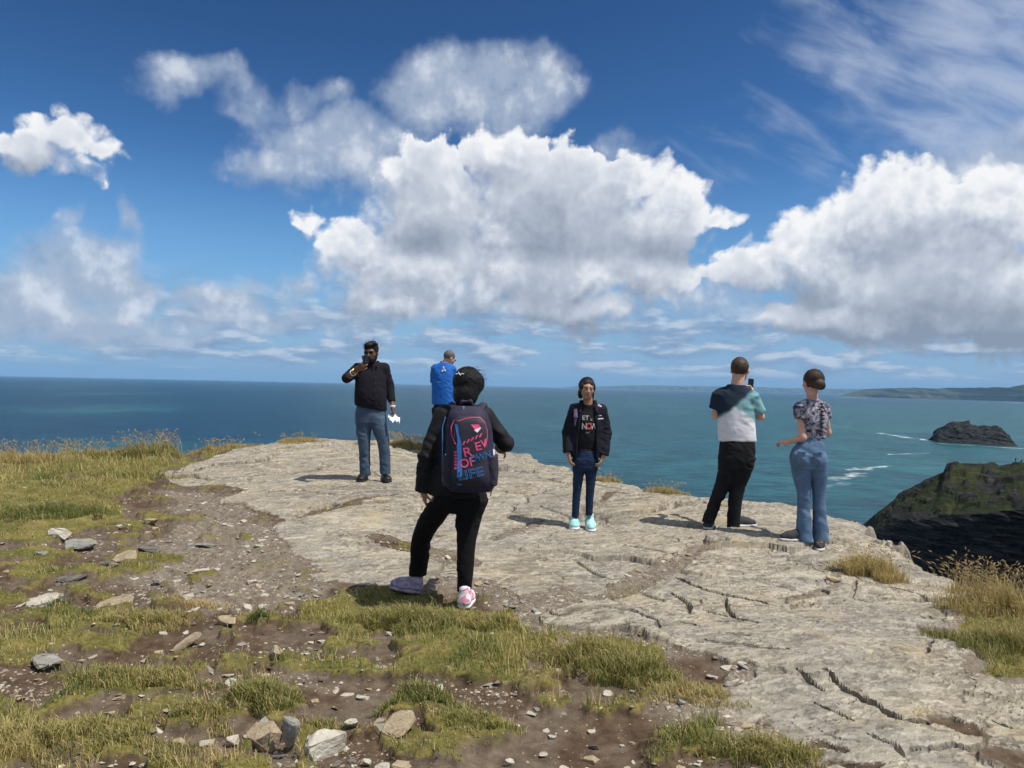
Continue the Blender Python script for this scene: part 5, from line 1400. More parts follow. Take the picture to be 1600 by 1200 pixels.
    phone(p.root.location + Vector(P(570.5, 563.5, -.43)), Mp, 'black phone lifted in front of the bearded man', .034, .055)
    pp = thing_at('paper_sheet', p.root.location + Vector(P(616, 655, -.09)), 'crumpled white paper in the lowered hand of the bearded man', 'paper')
    rs = np.random.RandomState(6); gx, gy = np.meshgrid(np.linspace(-.075, .075, 10), np.linspace(-.045, .045, 8)); cz = .025 * fbm(gx * 14, gy * 14, 3.0, 3) - .9 * gx ** 2 + .012 * rs.normal(size=gx.shape)
    V = np.stack([gx + .006 * rs.normal(size=gx.shape), gy * .6 + cz * .5, cz + gy * .45 - gx * .25], -1).reshape(-1, 3)
    link('sheet', mesh_np('sheet', V, gridF(8, 10), False, mats=[MATS['paper']]), pp)
man_filming()

# ------------------------------------------------------------------ man in blue behind the woman with the rucksack
def man_blue():
    p = Person(692, 714, 12.5, 'grey-haired man in bright blue shirt behind the woman with the rucksack'); P, r = p.P, p.root
    M = frame(-52, -28)
    hp, T = head_prims(P(702, 560, .04), M, 1.0)
    shA, shB = P(680.5, 574), P(705.5, 575, .04); elA, elB = P(678, 602, .05), P(710, 597, .14); wrA, wrB = P(688, 612, .30), P(704, 606, .34); hips = P(692, 634)
    kA, kB, aA, aB = P(686, 672), P(698, 672), P(686, 705), P(699, 705)
    body = hp + [cone(P(693, 571, .02), P(699, 563, .03), .062, .056, k=.03), cone(shA, shB, .042, .042, k=.03), cone(P(692, 585), hips, .11, .11, sq=((0, 1, 0), .75), k=.05), cone(shA, elA, .040, .042), cone(elA, wrA, .04, .03), cone(shB, elB, .040, .042), cone(elB, wrB, .04, .03),
        cone(hips + A3((-.08, 0, 0)), kA, .085, .055), cone(hips + A3((.08, 0, 0)), kB, .085, .055), cone(kA, aA, .052, .036), cone(kB, aB, .052, .036)] + hand_prims(wrA, (.6, .5, .2), (.3, -.2, 1), 1, .6, 1) + hand_prims(wrB, (-.3, .6, .2), (-.3, -.2, 1), 1, .6, -1)
    solid('body', body, 'skin_pink', r, .010)
    solid('hair', [ball(T(0, -.020, .034), (.084, .101, .094), M), cut(ball(T(0, .11, -.02), (.09, .078, .090), M)), cut(ball(T(0, .02, -.12), (.13, .15, .065), M))], 'hair_grey', r, .0085, folds(.004, 60, 60))
    solid('glasses', [slab(T(.033, .100, .014), (.022, .003, .015), M, .003), slab(T(-.033, .100, .014), (.022, .003, .015), M, .003), cone(T(.056, .095, .018), T(.080, 0, .012), .003, .003, k=.003)], 'lens_black', r, .005, it=0)
    sh = [stack([(P(692, 632), .180, .138, -.15), (P(692, 615), .182, .140, -.15), (P(692, 597), .180, .135, -.15), (P(692, 582), .176, .118, -.15), (P(693, 573), .140, .088, -.1), (P(694.5, 566.5, .01), .074, .070, 0)], k=.03),
          cone(shA, shB, .06, .06, k=.05), cone(shA, shA + (elA - shA) * .85, .074, .070, True, k=.03), cone(shB, shB + (elB - shB) * .85, .074, .070, True, k=.03)]
    shirt = solid('polo_shirt', sh, 'blue_shirt', r, .009, folds(.010, 8, 10, 5))
    solid('collar', [cone(P(689, 565.5), P(700, 566.5, .03), .016, .016)], 'blue_shirt', shirt, .007)
    c = shB + (elB - shB) * .78; u = (elB - shB) / np.linalg.norm(elB - shB)
    solid('sleeve_trim', [cone(c, c + u * .022, .074, .073, True)], 'white_print', shirt, .006)
    yb = P(693, 578)[1] - .150
    solid('emblem', [cone(A3((P(691.5, 581)[0], yb + .03, P(691.5, 581)[2])), A3((P(694, 573.5)[0], yb + .024, P(694, 573.5)[2])), .006, .006), cone(A3((P(696.5, 580)[0], yb + .03, P(696.5, 580)[2])), A3((P(694, 573.5)[0], yb + .024, P(694, 573.5)[2])), .006, .006), cone(A3((P(691.5, 580.5)[0], yb + .03, P(691.5, 580.5)[2])), A3((P(697, 579)[0], yb + .03, P(697, 579)[2])), .005, .005)], 'white_print', shirt, .006, it=0)
    solid('trousers', [stack([(P(692, 646), .165, .125, 0), (P(692, 628), .150, .108, 0)], k=.02), stack([(P(686, 706), .085, .085, 0), (P(686, 672), .090, .090, 0), (P(684.5, 638), .105, .12, 0)], k=.03), stack([(P(699, 706), .085, .085, 0), (P(698, 672), .090, .090, 0), (P(699.5, 638), .105, .12, 0)], k=.03)], 'dark_shorts', r, .009, folds(.008, 8, 14, 1))
    shoe(r, p.G(686, 714, -.08), (-.15, 1, 0), 'grey_canvas', 'sole_white', .28, .05); shoe(r, p.G(699, 714, -.08), (.25, 1, 0), 'grey_canvas', 'sole_white', .28, .05)
man_blue()

# ------------------------------------------------------------------ girl facing the camera
def text_flat(s, size, off=0.0, outline=0.0, shear=0.0):
    cu = bpy.data.curves.new('t', 'FONT'); cu.body = s; cu.size = size; cu.align_x = 'CENTER'; cu.align_y = 'CENTER'; cu.offset = off; cu.shear = shear; cu.resolution_u = 3
    if outline: cu.fill_mode = 'NONE'; cu.bevel_depth = outline; cu.bevel_resolution = 0
    o = bpy.data.objects.new('t', cu); COL.objects.link(o)
    dg = bpy.context.evaluated_depsgraph_get(); me = bpy.data.meshes.new_from_object(o.evaluated_get(dg))
    V = np.zeros(len(me.vertices) * 3); me.vertices.foreach_get('co', V); V = V.reshape(-1, 3)
    me.calc_loop_triangles(); F = np.zeros(len(me.loop_triangles) * 3, np.int32); me.loop_triangles.foreach_get('vertices', F); F = F.reshape(-1, 3)
    bpy.data.objects.remove(o); bpy.data.meshes.remove(me); bpy.data.curves.remove(cu)
    return V, F
def print_on(name, s, x, z, size, ang, yfun, m_, parent, off=0.0, outline=0.0, sx=1.0, lift=.003):
    V, F = text_flat(s, size, off, outline)
    a = math.radians(ang); X = V[:, 0] * sx; Z = V[:, 1]
    px, pz = x + X * math.cos(a) - Z * math.sin(a), z + X * math.sin(a) + Z * math.cos(a)
    Y = np.array([yfun(i, j) for i, j in zip(px, pz)]) - lift - (V[:, 2] if outline else 0)
    return link(name, mesh_np(name, np.stack([px, Y, pz], -1), F, False, mats=[MATS[m_]]), parent)
def girl():
    p = Person(907, 824, 7.73, 'girl in open black jacket, navy jeans and mint trainers facing the camera'); P, r = p.P, p.root
    M = frame(186, -4, -5)
    hp, T = head_prims(P(917, 607.5, -.02), M, .93, 1.0)
    shA, shB = P(898.5, 639), P(939, 640); elA, elB = P(887.5, 673, .02), P(946.5, 675, .02); wrA, wrB = P(888, 707, -.05), P(942.5, 711, -.05); hips = P(915, 712)
    kA, kB, aA, aB = P(902.5, 754, -.01), P(922.5, 754, -.01), P(899, 802), P(920.5, 799)
    body = hp + [cone(P(919, 634, .01), P(918, 617, -.01), .050, .046, k=.025), cone(shA, shB, .035, .035, k=.03), cone(P(917, 648), hips, .085, .085, sq=((0, 1, 0), .75), k=.05), cone(shA, elA, .038, .032), cone(elA, wrA, .032, .024), cone(shB, elB, .038, .032), cone(elB, wrB, .032, .024),
        cone(hips + A3((-.06, 0, 0)), kA, .07, .046), cone(hips + A3((.06, 0, 0)), kB, .07, .046), cone(kA, aA, .042, .03), cone(kB, aB, .042, .03)] + hand_prims(wrA, P(890.5, 722, -.07) - wrA, (.9, .2, 0), .92, .45, -1) + hand_prims(wrB, P(936.5, 727, -.08) - wrB, (-.9, .2, 0), .92, .55, 1)
    solid('body', body, 'skin_brown', r, .0075)
    s = .93
    for q in (-1, 1):
        solid('eye', [ball(T(q * .030, .0925, .010), (.010, .004, .0042), M)], 'eye_dark', r, .003, it=0)
        solid('eyebrow', [cone(T(q * .016, .097, .027), T(q * .046, .085, .029), .0032, .0022)], 'hair_black', r, .003, it=0)
    solid('lips', [ball(T(0, .101, -.054), (.020, .006, .006), M)], 'lips', r, .003, it=0)
    solid('hair', [ball(T(0, -.020, .032), (.080, .100, .092), M), cut(ball(T(.006, .13, -.02), (.062, .076, .106), M, .012)), cut(ball(T(0, .10, -.06), (.080, .085, .075), M, .015)), cut(ball(T(0, -.01, -.14), (.12, .12, .07), M)), ball(T(.070, .020, .020), (.015, .032, .045), M), ball(T(-.070, .020, .020), (.015, .032, .045), M), ball(T(-.055, -.06, -.045), (.040, .050, .075), M), ball(T(-.070, -.045, -.125), (.024, .028, .07), M), ball(T(.05, -.06, -.05), (.03, .04, .06), M)], 'hair_black', r, .006, folds(.005, 30, 14), 0)
    strands('loose_hair', r, T(0, -.01, .035), M, np.array([.086, .10, .094]), 70, (.03, .06), 'hair_black', (-.9, -.3, -.3), 5, .0012, .15, True)
    strands('combed_hair', r, T(0, -.020, .032), M, np.array([.0815, .1015, .0935]) , 700, (.05, .10), 'hair_black', (-.2, -1, -.25), 6, .0022, keep=lambda q: not (q[1] > .25 and q[2] < .80), back=False, hug=True)
    tee = solid('tee_shirt', [stack([(P(914.5, 700), .112, .095, .0), (P(915, 688, -.01), .112, .098, 0), (P(917, 665, -.01), .112, .100, 0), (P(918.5, 648), .120, .088, 0), (P(919, 639, .01), .11, .070, 0), (P(919, 631.5, .005), .080, .062, 0)], k=.03)], 'black_tee', r, .008, folds(.006, 10, 14, 2))
    fy = lambda x, z: P(917, 665, -.01)[1] - .100 * max(0.0, 1 - (abs(x - P(917, 665)[0]) / .125) ** 2.4) ** (1 / 2.4) - .004
    fy = facing_front(tee, fy)
    print_on('lettering', 'ET', P(913.5, 651.5)[0], P(913.5, 651.5)[2], .062, 0, fy, 'faded_print', tee, .001, lift=.0025); print_on('lettering', 'it', P(922.5, 654)[0], P(922.5, 654)[2], .04, -8, fy, 'faded_print', tee, lift=.0025)
    print_on('lettering', 'N', P(911.5, 664.5)[0], P(911.5, 664.5)[2], .088, 0, fy, 'faded_print', tee, .002, sx=.8, lift=.0025); print_on('lettering', 'W', P(926, 665)[0], P(926, 665)[2], .088, 0, fy, 'faded_print', tee, .002, sx=.75, lift=.0025); print_on('lettering', 'O', P(918.5, 664.5)[0], P(918.5, 664.5)[2], .088, 0, fy, 'red_print', tee, .003, sx=.8, lift=.0025)
    print_on('lettering', 'and', P(917, 673.5)[0], P(917, 673.5)[2], .03, 0, fy, 'faded_print', tee, lift=.0025)
    jk = [stack([(P(916, 713), .175, .115, 0), (P(916, 700), .172, .118, 0), (P(917, 680), .162, .115, 0), (P(918, 655), .158, .108, 0), (P(918.5, 641), .140, .082, 0), (P(919, 631, .02), .075, .07, 0)], k=.03), cone(shA, shB, .050, .050, k=.05),
          cone(shA, elA, .064, .060, k=.03), cone(elA, elA + (wrA - elA) * .98, .060, .056, True, k=.02), cone(shB, elB, .064, .060, k=.03), cone(elB, elB + (wrB - elB) * .98, .060, .058, True, k=.02),
          cut(stack([(P(917, 720, -.16), .105, .14, 0), (P(918, 690, -.16), .098, .13, 0), (P(919, 655, -.15), .080, .115, 0), (P(919, 640, -.13), .070, .10, 0), (P(919, 624, -.10), .055, .10, 0)], k=.01))]
    jacket = solid('jacket', jk, 'navy_jacket', r, .008, folds(.008, 9, 12, 4))
    solid('jacket_collar', [cone(P(908, 628, -.01), P(906, 643, -.09), .022, .016), cone(P(929.5, 627, -.01), P(932.5, 643, -.085), .022, .016), cone(P(908, 627, .02), P(929, 627, .03), .020, .020)], 'navy_jacket', jacket, .006)
    solid('shoulder_panel', [cone(P(900, 632.5, -.03), P(899.5, 650, -.112), .026, .020, sq=((0, 1, 0), .5)), cone(P(899.5, 650, -.110), P(898, 664, -.120), .018, .008, sq=((0, 1, 0), .5))], 'purple_panel', jacket, .005, label='purple panel on the front shoulder')
    solid('shoulder_panel', [cone(P(935.5, 633, -.045), P(942, 637.5, -.05), .016, .014, sq=((0, 1, 0), .6))], 'pink_panel', jacket, .005, label='pink patch on the shoulder')
    solid('badge', [slab(P(938.5, 653.5, -.118), (.028, .003, .007), frame(0, 0, -6), .002), slab(P(938, 648.5, -.118), (.015, .003, .004), frame(0, 0, -6), .002)], 'white_print', jacket, .004, it=0)
    solid('jeans', [stack([(P(914, 733), .118, .090, 0), (P(914.5, 716), .128, .100, 0), (P(915, 702), .115, .09, 0)], k=.02), stack([(P(899, 807), .036, .042, 0), (P(900, 785), .039, .045, 0), (P(902.5, 755, -.01), .047, .053, 0), (P(904.5, 732), .062, .074, 0), (P(906, 718), .070, .085, 0)], k=.025), stack([(P(920.5, 804), .036, .042, 0), (P(921, 783), .039, .045, 0), (P(922.5, 755, -.01), .047, .053, 0), (P(923.5, 732), .062, .074, 0), (P(923, 718), .070, .085, 0)], k=.025)], 'navy_denim', r, .008, folds(.007, 9, 14, 6))
    shoe(r, p.G(898.5, 818, .10), (-.12, -1, 0), 'mint_shoe', 'shoe_white', .25, .046, laces='shoe_white'); shoe(r, p.G(920.5, 816, .10), (.02, -1, 0), 'mint_shoe', 'shoe_white', .25, .046, laces='shoe_white')
girl()

# ------------------------------------------------------------------ man in the dyed shirt, looking out
def m_dyed(t, b, out):
    P = t.node('ShaderNodeTexCoord').outputs['Object']
    x, y, z = t.sep(P)
    n = t.m('MULTIPLY_ADD', t.noise(P, 9, 4, .6), 50, -25)
    zx = t.m('MULTIPLY_ADD', x, 3.6375 * FPX / 7.82, DYE[0]); zy = t.m('MULTIPLY_ADD', z, -3.6375 * FPX / 7.82, DYE[1])
    navy = t.step(t.m('ADD', t.m('ADD', zy, n), t.m('MULTIPLY_ADD', zx, .80, -520)), -16, 16, 1, 0)
    w1 = t.m('ADD', t.m('MULTIPLY_ADD', zx, -.85, 535), 0); w2 = t.m('MULTIPLY_ADD', zx, .75, 165)
    white = t.step(t.m('SUBTRACT', t.m('ADD', zy, n), t.m('MAXIMUM', w1, w2)), -14, 14)
    c = t.mix(white, (.17, .33, .36), (.66, .66, .70)); c = t.mix(navy, c, (.018, .030, .048))
    w = t.noise(P, 450, 2, .5)
    t.put(b.inputs['Base Color'], c); t.put(b.inputs['Roughness'], .9); t.put(b.inputs['Specular IOR Level'], .15)
    t.put(b.inputs['Normal'], bump(t, w, .4, .001))
def man_dyed():
    global DYE
    p = Person(1141, 827, 7.82, 'man in navy, teal and white dyed t-shirt and black jeans photographing the sea'); P, r = p.P, p.root
    DYE = (255 - 3.6375 * FPX / 7.82 * P(1150, 650)[0], 400 + 3.6375 * FPX / 7.82 * P(1150, 650)[2]); mat('dyed_cotton', m_dyed)
    M = frame(-28, -2)
    hp, T = head_prims(P(1156.5, 577.5, .02), M, 1.10)
    shA, shB = P(1125, 614, .02), P(1174, 617, -.02); elA, elB = P(1118, 647, .06), P(1188, 650, .03); wrA, wrB = P(1128, 651, .28), P(1177, 618, .25); hips = P(1151, 700)
    kA, kB, aA, aB = P(1128, 761, .02), P(1152, 758), P(1107, 808, .05), P(1146, 819)
    body = hp + [cone(P(1151, 607, .0), P(1154, 588, .0), .070, .063, k=.03), cone(shA, shB, .040, .040, k=.03), cone(P(1149, 625), hips, .11, .11, sq=((0, 1, 0), .7), k=.05), cone(shA, elA, .036, .041), cone(elA, wrA, .040, .029), cone(shB, elB, .036, .042), cone(elB, wrB, .040, .029),
        cone(hips + A3((-.08, 0, 0)), kA, .09, .058), cone(hips + A3((.08, 0, 0)), kB, .09, .058), cone(kA, aA, .052, .036), cone(kB, aB, .052, .036)] + hand_prims(wrA, (-.15, .9, .1), (.3, .2, 1), 1.02, .7, 1) + hand_prims(wrB, P(1173, 606, .31) - wrB, (-.8, .1, .3), 1.02, .6, -1)
    solid('body', body, 'skin_fair', r, .0075)
    solid('hair', [ball(T(0, -.022, .034), [.090, .109, .102], M), cut(ball(T(0, .11, -.02), (.095, .080, .105), M)), cut(ball(T(0, .035, -.13), (.13, .16, .075), M)), cut(ball(T(.082, .018, -.02), (.03, .03, .045), M)), cut(ball(T(-.082, .018, -.02), (.03, .03, .045), M))], 'hair_brown', r, .006, folds(.004, 60, 60), 0)
    sh = [stack([(P(1151.5, 688), .192, .130, -.05), (P(1151, 672), .190, .132, -.05), (P(1150, 650), .184, .128, -.05), (P(1149, 630), .186, .120, -.05), (P(1149, 614), .165, .098, -.05), (P(1151, 600), .088, .080, -.05)], k=.03),
          cone(shA, shB, .058, .058, k=.05), cone(shA, shA + (elA - shA) * .72, .078, .080, True, k=.03), cone(shB, shB + (elB - shB) * .80, .078, .080, True, k=.03), cut(ball(P(1152, 593.5, 0), (.074, .074, .034)))]
    solid('tee_shirt', sh, 'dyed_cotton', r, .009, folds(.011, 7, 10, 9))
    solid('jeans', [stack([(P(1150, 730), .160, .125, 0), (P(1151.5, 710), .182, .140, 0), (P(1152, 686), .172, .125, 0)], k=.02), stack([(P(1106, 814, .05), .060, .068, 0), (P(1113, 795, .04), .062, .070, 0), (P(1127, 762, .02), .076, .082, 0), (P(1137, 735), .096, .110, 0), (P(1141, 712), .11, .12, 0)], k=.03),
        stack([(P(1146, 824), .062, .068, 0), (P(1147, 800), .064, .072, 0), (P(1152.5, 759), .078, .084, 0), (P(1159, 735), .096, .110, 0), (P(1161, 712), .11, .12, 0)], k=.03)], 'black_jeans', r, .009, folds(.012, 6, 9, 12))
    solid('back_pocket', [slab(P(1163, 708, -.142), (.046, .0025, .055), frame(0, 0, 4), .002)], 'black_jeans', r, .006)
    shoe(r, p.G(1106, 813, .02), (.35, 1, 0), 'grey_canvas', 'sole_white', .27, .048); shoe(r, p.G(1142, 826, .02), (1, .25, 0), 'grey_canvas', 'sole_white', .29, .048)
    phone(p.root.location + Vector(P(1173, 601, .36)), frame(20, 0, 3), 'dark phone held out by the man in the dyed t-shirt', .036, .075)
man_dyed()

# ------------------------------------------------------------------ woman in flared jeans
def m_floral(t, b, out):
    P = t.node('ShaderNodeTexCoord').outputs['Object']
    W = t.v('MULTIPLY_ADD', t.v('SUBTRACT', t.noise(P, 14, 3, .6, out='Color'), (.5, .5, .5)), (.10, .10, .10), P)
    n = t.noise(W, 26, 5, .7); v = t.vor(W, 30)
    k = t.m('ADD', t.m('MULTIPLY', n, .7), t.m('MULTIPLY', v, .45))
    t.put(b.inputs['Base Color'], t.ramp(k, [(.44, (.030, .027, .042)), (.53, (.12, .11, .15)), (.61, (.25, .24, .29)), (.76, (.44, .42, .47))])); t.put(b.inputs['Roughness'], .85); t.put(b.inputs['Specular IOR Level'], .2)
mat('floral_print', m_floral)
def woman_jeans():
    p = Person(1265, 850, 7.3, 'woman with a low bun in patterned top and flared blue jeans'); P, r = p.P, p.root
    M = frame(10, -4)
    hp, T = head_prims(P(1269.5, 603, .02), M, 1.04, 1.0)
    shA, shB = P(1249, 640), P(1287, 641); elA, elB = P(1255, 688, -.05), P(1292, 680, .08); wrA, wrB = P(1229, 695, .06), P(1276, 694, .26); hips = P(1262, 712)
    kA, kB, aA, aB = P(1256, 774), P(1279, 774), P(1255, 840), P(1281, 838)
    body = hp + [cone(P(1269, 632, .01), P(1269, 615, .01), .052, .050, k=.03), cone(shA, shB, .034, .034, k=.03), cone(P(1269, 650), hips, .08, .085, sq=((0, 1, 0), .7), k=.05), cone(shA, elA, .038, .038), cone(elA, wrA, .037, .026), cone(shB, elB, .038, .038), cone(elB, wrB, .037, .026),
        cone(hips + A3((-.05, 0, 0)), kA, .07, .05), cone(hips + A3((.06, 0, 0)), kB, .07, .05), cone(kA, aA, .05, .034), cone(kB, aB, .05, .034)] + hand_prims(wrA, P(1219, 695, .12) - wrA, (.1, .1, -1), .93, .8, -1) + hand_prims(wrB, (-.5, .5, .1), (-.2, .2, 1), .93, .7, -1)
    solid('body', body, 'skin_fair', r, .0075)
    solid('hair', [ball(T(0, -.018, .034), (.090, .106, .099), M), ball(T(.004, -.108, -.018), (.052, .042, .052), M), ball(T(.032, -.098, -.030), (.034, .032, .038), M), cut(ball(T(0, .11, -.03), (.09, .075, .10), M)), cut(ball(T(0, .03, -.12), (.13, .14, .07), M))], 'hair_brown', r, .006, folds(.006, 26, 12), 0)
    strands('loose_hair', r, T(0, -.02, .01), M, np.array([.086, .105, .09]), 110, (.02, .05), 'hair_brown', (.9, -.2, -.3), 9, .0012, .25)
    strands('combed_hair', r, T(0, -.018, .034), M, np.array([.0915, .1075, .1005]), 700, (.05, .10), 'hair_brown', (0, -1, -.5), 10, .0022, keep=lambda q: q[1] < .4, back=False, hug=True)
    top = solid('patterned_top', [stack([(P(1270, 689), .118, .098, .1), (P(1270.5, 678), .120, .100, .1), (P(1270, 660), .132, .108, .1), (P(1269, 646), .138, .098, .1), (P(1268.5, 636), .115, .075, .1), (P(1269, 628), .066, .060, .1)], k=.03), cone(shA, shB, .048, .048, k=.05), cone(shA, shA + (elA - shA) * .40, .060, .062, True, k=.03), cone(shB, shB + (elB - shB) * .42, .060, .060, True, k=.03), cut(ball(P(1269.5, 624, -.01), (.058, .062, .036)))], 'floral_print', r, .008, folds(.007, 9, 14, 7))
    yb = lambda z: -.112 + .0
    for i in range(9):
        c = P(1278.5 - .25 * i, 634 + 6.0 * i); dpt = np.interp(i, [0, 2, 5, 9], [.078, .098, .108, .100])
        cc = A3((c[0], P(1270, 0)[1] - dpt - .004, c[2])); solid('lace_bow', [cone(cc - A3((.016, 0, .006)), cc + A3((.016, 0, -.004)), .006, .006, k=.004), cone(cc - A3((.010, 0, -.012)), cc + A3((.006, 0, -.012)), .005, .004, k=.004)], 'lace_black', top, .004, it=0)
    jn = solid('flared_jeans', [stack([(P(1265, 737), .150, .118, 0), (P(1262.5, 718), .170, .130, 0), (P(1265, 704), .146, .118, 0), (P(1268.5, 693), .114, .100, 0), (P(1270, 683), .094, .090, 0)], k=.015), ball(P(1251.5, 721, -.065), (.080, .078, .082), k=.025), ball(P(1276.5, 722, -.065), (.078, .078, .082), k=.025), cut(cone(P(1265.5, 712, -.165), P(1266.5, 742, -.16), .010, .014, k=.03)),
        stack([(P(1257, 851), .078, .098, 0), (P(1256.5, 832), .070, .084, 0), (P(1256, 800), .058, .066, 0), (P(1256, 776), .060, .066, 0), (P(1252.5, 748), .082, .094, 0), (P(1251, 724), .092, .110, 0)], k=.012), stack([(P(1282, 848), .074, .096, 0), (P(1281.5, 830), .068, .082, 0), (P(1280, 798), .056, .064, 0), (P(1279.5, 774), .058, .066, 0), (P(1278, 747), .080, .092, 0), (P(1277, 724), .088, .108, 0)], k=.012)], 'light_denim', r, .009, folds(.008, 7, 9, 15))
    for q, (cx, cy) in enumerate(((1251.5, 717), (1277.5, 718))): solid('back_pocket', [slab(P(cx, cy, -.138), (.042, .0028, .050), frame(0, 8, 4 - 8 * q), .003)], 'light_denim', jn, .005)
    solid('belt_loop', [slab(P(1269.5, 688, -.103), (.006, .004, .022), None, .002)], 'light_denim', jn, .004)
    shoe(r, p.G(1254, 846, .0), (-1, -.25, 0), 'grey_canvas', 'sole_white', .25, .036, .055); shoe(r, p.G(1283, 843, .02), (-.45, -.9, 0), 'grey_canvas', 'sole_white', .21, .036, .055)
woman_jeans()
# ------------------------------------------------------------------ woman with the rucksack, seen from behind
def rucksack_woman():
    p = Person(716, 944, 5.15, 'woman in black jacket and trousers with dark windblown hair, seen from behind'); P, r = p.P, p.root
    M = frame(-14, -12)
    hp, T = head_prims(P(731, 605, .05), M, .98, 1.0)
    shA, shB = P(693, 650, .03), P(757, 651, .03); elA, elB = P(668, 713, -.02), P(790, 694, .05); wrA, wrB = P(662, 766, .02), P(782, 701, .30); hips = P(719, 765, .02)
    kA, kB, aA, aB = P(661, 838, .16), P(729, 838, .0), P(653, 899, .26), P(726, 926, -.04)
    body = hp + [cone(P(729, 640, .03), P(730, 622, .04), .054, .052, k=.03), cone(shA, shB, .038, .038, k=.03), cone(P(725, 665, .03), hips, .09, .10, sq=((0, 1, 0), .7), k=.05), cone(shA, elA, .042, .037), cone(elA, wrA, .036, .026), cone(shB, elB, .042, .037), cone(elB, wrB, .036, .026),
        cone(hips + A3((-.08, .02, -.02)), kA, .085, .055), cone(hips + A3((.06, 0, -.02)), kB, .085, .055), cone(kA, aA, .05, .034), cone(kB, aB, .05, .034)] + hand_prims(wrA, P(664, 792, .04) - wrA, (.9, .3, 0), .93, .5, 1) + hand_prims(wrB, (.15, .95, -.05), (-.5, 0, -.6), .93, .5, -1)
    solid('body', body, 'skin_brown', r, .0075)
    solid('hair', [ball(T(0, -.012, .030), (.094, .112, .104), M), ball(T(.01, -.05, -.045), (.088, .075, .082), M), ball(T(.035, -.03, .02), (.088, .09, .09), M), ball(T(.005, -.055, -.085), (.084, .058, .068), M), cut(ball(T(0, .13, -.05), (.08, .075, .10), M))], 'hair_black', r, .006, folds(.008, 22, 10), 0)
    strands('loose_hair', r, T(.015, -.02, .01), M, np.array([.105, .118, .118]), 150, (.04, .10), 'hair_black', (.9, -.1, .1), 13, .0012, .22, True, .5, lambda q: q[0] > -.2)
    strands('combed_hair', r, T(0, -.014, .028), M, np.array([.096, .114, .106]), 900, (.06, .13), 'hair_black', (.25, -.2, -1), 14, .0024, hug=True)
    cl = [cone(T(-.055 + .022 * i, -.128 - .010 * math.sin(i / 5 * 3.1), .060 + .010 * (i % 2)), T(-.038 + .022 * i, -.128 - .010 * math.sin((i + 1) / 5 * 3.1), .050 + .010 * ((i + 1) % 2)), .0042, .0042, k=.003) for i in range(3)]
    solid('hair_clip', cl, 'white_print', r, .004, it=0)
    # jacket with wide sleeves, hanging open at the hip
    jk = [stack([(P(716, 774, .02), .188, .145, .05), (P(716, 755, .02), .188, .145, .05), (P(719, 725, .02), .174, .142, .05), (P(723, 695, .02), .178, .130, .05), (P(725, 665, .03), .175, .115, .05), (P(726, 650, .03), .145, .092, .05), (P(729, 634, .04), .075, .072, .05)], k=.03), cone(shA, shB, .052, .052, k=.05),
          cone(shA, elA, .068, .058, k=.03), cone(elA, P(662, 768, .02), .058, .062, True, k=.025), cone(P(668, 730, -.02), P(655, 732, -.03), .03, .012, k=.02), cone(shB, elB, .066, .054, k=.03), cone(elB, elB + (wrB - elB) * .86, .054, .046, True, k=.025)]
    solid('jacket', jk, 'black_jacket', r, .0085, folds(.015, 8, 10, 20))
    tr = [stack([(P(718, 800, .03), .150, .120, 0), (P(719, 780, .02), .178, .138, 0), (P(719, 762, .02), .17, .13, 0)], k=.02),
          stack([(P(652.5, 899, .26), .064, .068, 0), (P(655, 875, .22), .064, .070, 0), (P(660, 840, .16), .072, .080, 0), (P(676, 810, .09), .092, .105, 0), (P(692, 785, .04), .098, .115, 0)], k=.03),
          stack([(P(725.5, 925, -.04), .046, .052, 0), (P(727, 890, -.03), .056, .062, 0), (P(729, 845, -.01), .066, .072, 0), (P(732, 812, .02), .086, .098, 0), (P(739, 782, .02), .098, .115, 0)], k=.03)]
    solid('trousers', tr, 'black_trousers', r, .0085, folds(.012, 8, 11, 22))
    hA, hB = p.G(658, 921, .24), p.G(724, 946, -.10)
    shoe(r, hA, (-1, .10, 0), 'lilac_shoe', 'lilac_shoe', .24, .042, laces='shoe_white'); shoe(r, hB, (.12, 1, 0), 'pink_shoe', 'shoe_white', .24, .046, laces='shoe_white')
    solid('sock', [cone(aA + A3((0, 0, .0)), A3((aA[0], aA[1], hA[2] + .08)), .040, .040)], 'pink_shoe', r, .006)

    # the rucksack: a thing of its own, on her back
    yb = -.215
    b = thing_at('rucksack', p.root.location, 'navy rucksack with pink and blue lettering on the back of the woman in black', 'rucksack')
    Z = lambda py: P(0, py)[2]; X = lambda px, py=700: P(px, py)[0]
    def C(px, py, dy): v = P(px, py); return A3((v[0], dy, v[2]))
    main = [(C(738, 761, yb), .138, .085, .0), (C(738, 754, yb), .154, .105, 0), (C(737.5, 720, yb), .157, .120, 0), (C(737, 690, yb), .153, .115, 0), (C(735.5, 660, yb), .142, .100, 0), (C(734, 643, yb + .01), .120, .080, 0), (C(733, 634, yb + .02), .095, .050, 0)]
    solid('main_compartment', [stack(main, 2.8)], 'pack_fabric', b, .008, folds(.003, 10, 12, 31), 2)
    pz = yb - .062
    pan = [(C(737.5, 751, pz), .100, .052, 0), (C(737.5, 746, pz), .112, .066, 0), (C(738, 715, pz), .117, .072, 0), (C(738, 690, pz), .115, .070, 0), (C(738, 665, pz), .108, .060, 0), (C(737, 653, pz), .094, .045, 0), (C(736.5, 648, pz), .070, .030, 0)]
    pocket = solid('front_pocket', [stack(pan, 3.2)], 'pack_panel', b, .006, folds(.003, 12, 12, 33), 2)
    zs = np.array([s[0][2] for s in pan]); val = lambda k: np.array([k(s) for s in pan])
